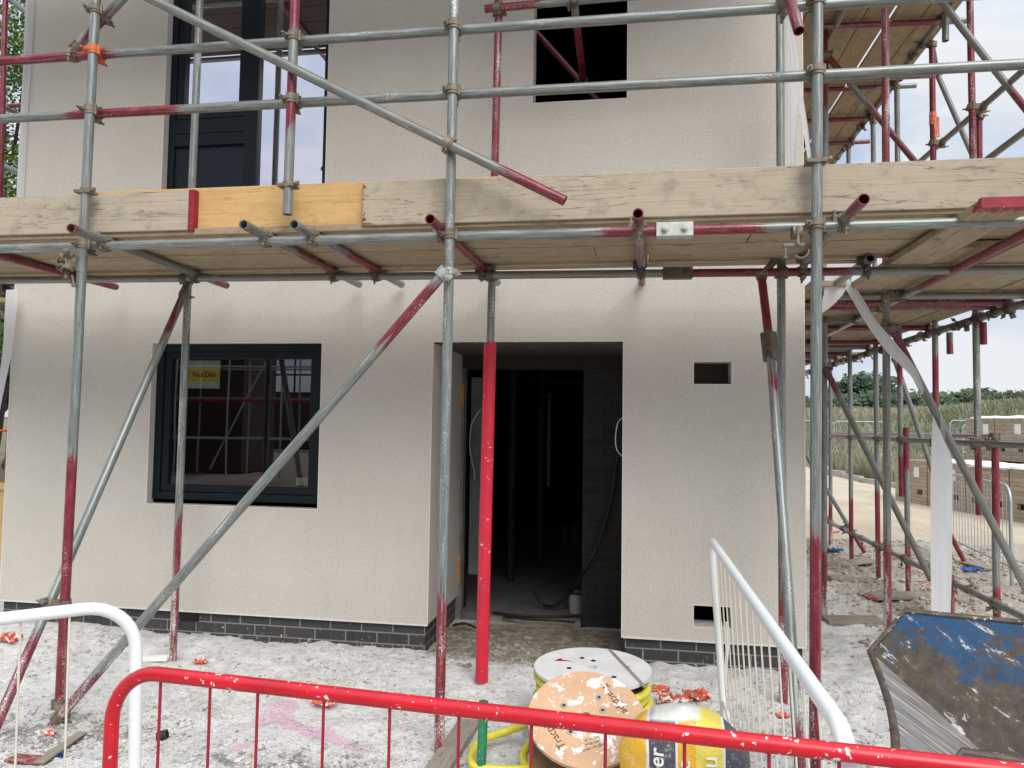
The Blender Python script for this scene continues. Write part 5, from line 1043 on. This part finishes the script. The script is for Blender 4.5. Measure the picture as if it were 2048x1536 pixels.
for (pts_, lab) in (([(985, 1226), (1040, 1232), (1100, 1234), (1160, 1232)], 'black membrane strip along the threshold'), ([(1005, 1234), (1060, 1240), (1120, 1243), (1150, 1246)], 'second black membrane strip below the first at the threshold'), ([(905, 1252), (930, 1248), (950, 1256)], 'scrap of black membrane by the left porch corner')):
    m = MB(); P_ = [az(px, py, .0) for px, py in pts_]; P_ = [V((p_.x, p_.y, max(hgt(p_.x, p_.y), -.012)+.016)) for p_ in P_]; m.path(catmull(P_, 6), [.008+.007*abs(noise.noise(V((i*.7, 0, 0)))) for i in range(6*(len(P_)-1)+1)], 6); tag(m.build('membrane', MBK, None, loc=P_[0]), lab, 'membrane')
board('threshold_board', (-1.15, .90, -.065), (.78, 0, 0), (0, .09, 0), (0, 0, .05), MO, 'grey timber board laid across the bottom of the doorway', 'plank')
A_ = ay(-90, 860, 6.5); B_ = ay(26, 860, 6.5); zt_ = ay(10, 861, 6.5).z
o_ = barrier('barrier', [V((A_.x, A_.y, 0)), V((A_.x, A_.y, zt_)), V((B_.x-.1, B_.y, zt_)), V((B_.x, B_.y, zt_-.1)), V((B_.x, B_.y, 0))], .02, [(A_.lerp(B_, i/9)*1.0+V((0, 0, zt_-A_.lerp(B_, i/9).z)), A_.lerp(B_, i/9)+V((0, 0, .15-A_.lerp(B_, i/9).z))) for i in range(1, 9)], .004, (MRP, MRW), 'red steel pedestrian barrier beyond the left corner of the house')
fo = empty('fence', (ay(0, 860, 12).x, 12, 0), 'tall steel mesh site fence far beyond the left corner of the house', 'fence'); A_ = ay(-200, 836, 12); B_ = ay(45, 836, 12)
m = MB(); m.path([V((A_.x, 12, 0)), V((A_.x, 12, B_.z)), V((B_.x, 12, B_.z)), V((B_.x, 12, 0))], .022, 8); m.build('frame', MGV, fo)
m = MB()
for i in range(40): x_ = A_.x+(B_.x-A_.x)*i/40; m.cyl((x_, 12, .1), (x_, 12, B_.z), .004, n=5)
m.build('mesh', MGV, fo)
a = ay(-30, 965, 1.5); b = ay(14, 965, 1.5); m = MB(); m.box(a.x, b.x, 1.5, 1.54, 0, a.z); m.box(a.x, b.x+.02, 1.47, 1.5, a.z-.06, a.z); tag(m.build('timber_panel', MY, None, loc=(a.x, 1.5, 0)), 'plywood and timber panel standing on edge at the far left behind the house corner', 'panel')
# ------------------------------------------------------------------ opposite plot (seen in the window)
bh = empty('house', (-16, -17, 0), 'brown brick house across the road mirrored in the ground floor window', 'house'); m = MB(); m.box(-26, -10.9, -16.4, -14.5, 0, 7); m.build('wall', MRED, bh); m = MB(); m.add([(-26.3, -14.2, 7), (-10.6, -14.2, 7), (-10.6, -15.4, 8), (-26.3, -15.4, 8), (-10.6, -16.7, 7), (-26.3, -16.7, 7)], [[0, 1, 2, 3], [3, 2, 4, 5], [1, 4, 2], [0, 3, 5]]); m.build('roof', MDT, bh)
bs = empty('scaffold', (-12, -13, 0), 'scaffold in front of the opposite house mirrored in the window glass', 'scaffold')
for x in [-18+1.5*i for i in range(12)]:
    for y in (-13.0, -14.1): m = MB(); m.cyl((x, y, 0), (x, y, 8 if x < -9 else 6.2), .026, n=8); m.build('standard', MGV, bs)
for z in (1.0, 2.0, 2.9, 3.9, 4.8, 5.8):
    for y in (-13.05, -14.05): m = MB(); m.cyl((-18.5, y, z), (-1, y, z), .026, n=8); m.build('ledger', MGV if z != 2.0 else MRW, bs)
for i in range(5): m = MB(); m.cyl((-17+3*i, -13.1, .2), (-15+3*i, -13.1, 4), .026, n=8); m.build('brace', MGV, bs)
for z in (2.0, 3.9): m = MB(); m.box(-18, -1.5, -14, -13.1, z+.05, z+.09); m.build('deck', MO, bs)
hd = MB(); hd.box(-34, 6, -30.2, -30, 0, 2.9); tag(hd.build('hoarding', MRED, None, loc=(-12, -30, 0)), 'long low brick wall mirrored behind the distant scaffold', 'wall')
far2 = empty('scaffold', (-4, -24, 0), 'more distant scaffold lattice mirrored in the window glass', 'scaffold')
for i in range(22): m = MB(); m.cyl((-22+i*.9, -24, 0), (-22+i*.9+random.uniform(-.1, .1), -24, 7), .04, n=6); m.build('standard', MBK, far2)
for z in (1.2, 2.4, 3.4, 4.6, 5.4, 6.4): m = MB(); m.cyl((-22, -24, z), (-2, -24, z), .04, n=6); m.build('ledger', MBK, far2)
# ------------------------------------------------------------------ light
SUN_EL, SUN_AZ = math.radians(44), math.radians(152)      # azimuth clockwise from +y
wd = bpy.data.worlds.new('World'); S.world = wd; wd.use_nodes = True; nt = wd.node_tree; nt.nodes.clear()
N = nt.nodes.new; Lk = nt.links.new
out = N('ShaderNodeOutputWorld'); sky = N('ShaderNodeTexSky'); sky.sky_type = 'NISHITA'; sky.sun_disc = False; sky.sun_elevation = SUN_EL; sky.sun_rotation = SUN_AZ; sky.air_density = 1.2; sky.dust_density = 2.0
b1 = N('ShaderNodeBackground'); b1.inputs[1].default_value = .13; Lk(sky.outputs[0], b1.inputs[0])
tc = N('ShaderNodeTexCoord'); mp = N('ShaderNodeMapping'); mp.inputs['Scale'].default_value = (1, 1, 2.6); Lk(tc.outputs['Generated'], mp.inputs[0])
nz = N('ShaderNodeTexNoise'); nz.inputs['Scale'].default_value = 3.2; nz.inputs['Detail'].default_value = 7; nz.inputs['Roughness'].default_value = .55; nz.inputs['Distortion'].default_value = .3; Lk(mp.outputs[0], nz.inputs['Vector'])
cr = N('ShaderNodeValToRGB'); cr.color_ramp.elements[0].position = .38; cr.color_ramp.elements[1].position = .58; cr.color_ramp.elements[0].color = (.56, .67, .86, 1); cr.color_ramp.elements[1].color = (.90, .93, .97, 1); Lk(nz.outputs['Fac'], cr.inputs[0])
b2 = N('ShaderNodeBackground'); Lk(cr.outputs[0], b2.inputs[0])
sx = N('ShaderNodeSeparateXYZ'); Lk(tc.outputs['Generated'], sx.inputs[0]); zr = N('ShaderNodeMapRange'); zr.interpolation_type = 'SMOOTHSTEP'; zr.inputs[1].default_value = .35; zr.inputs[2].default_value = .85; zr.inputs[3].default_value = .95; zr.inputs[4].default_value = 1.9; Lk(sx.outputs[2], zr.inputs[0]); Lk(zr.outputs[0], b2.inputs[1])
rm = N('ShaderNodeMapRange'); rm.inputs[1].default_value = .25; rm.inputs[2].default_value = .45; rm.inputs[3].default_value = .72; rm.inputs[4].default_value = .95; Lk(nz.outputs['Fac'], rm.inputs[0])
mx = N('ShaderNodeMixShader'); Lk(rm.outputs[0], mx.inputs[0]); Lk(b1.outputs[0], mx.inputs[1]); Lk(b2.outputs[0], mx.inputs[2]); Lk(mx.outputs[0], out.inputs[0])
sl_ = bpy.data.lights.new('sun', 'SUN'); sl_.energy = 2.7; sl_.angle = math.radians(38); sl_.color = (1, .96, .9); so = bpy.data.objects.new('sun', sl_); COL.objects.link(so)
sd_ = V((math.sin(SUN_AZ)*math.cos(SUN_EL), math.cos(SUN_AZ)*math.cos(SUN_EL), math.sin(SUN_EL))); so.rotation_euler = sd_.to_track_quat('Z', 'Y').to_euler()
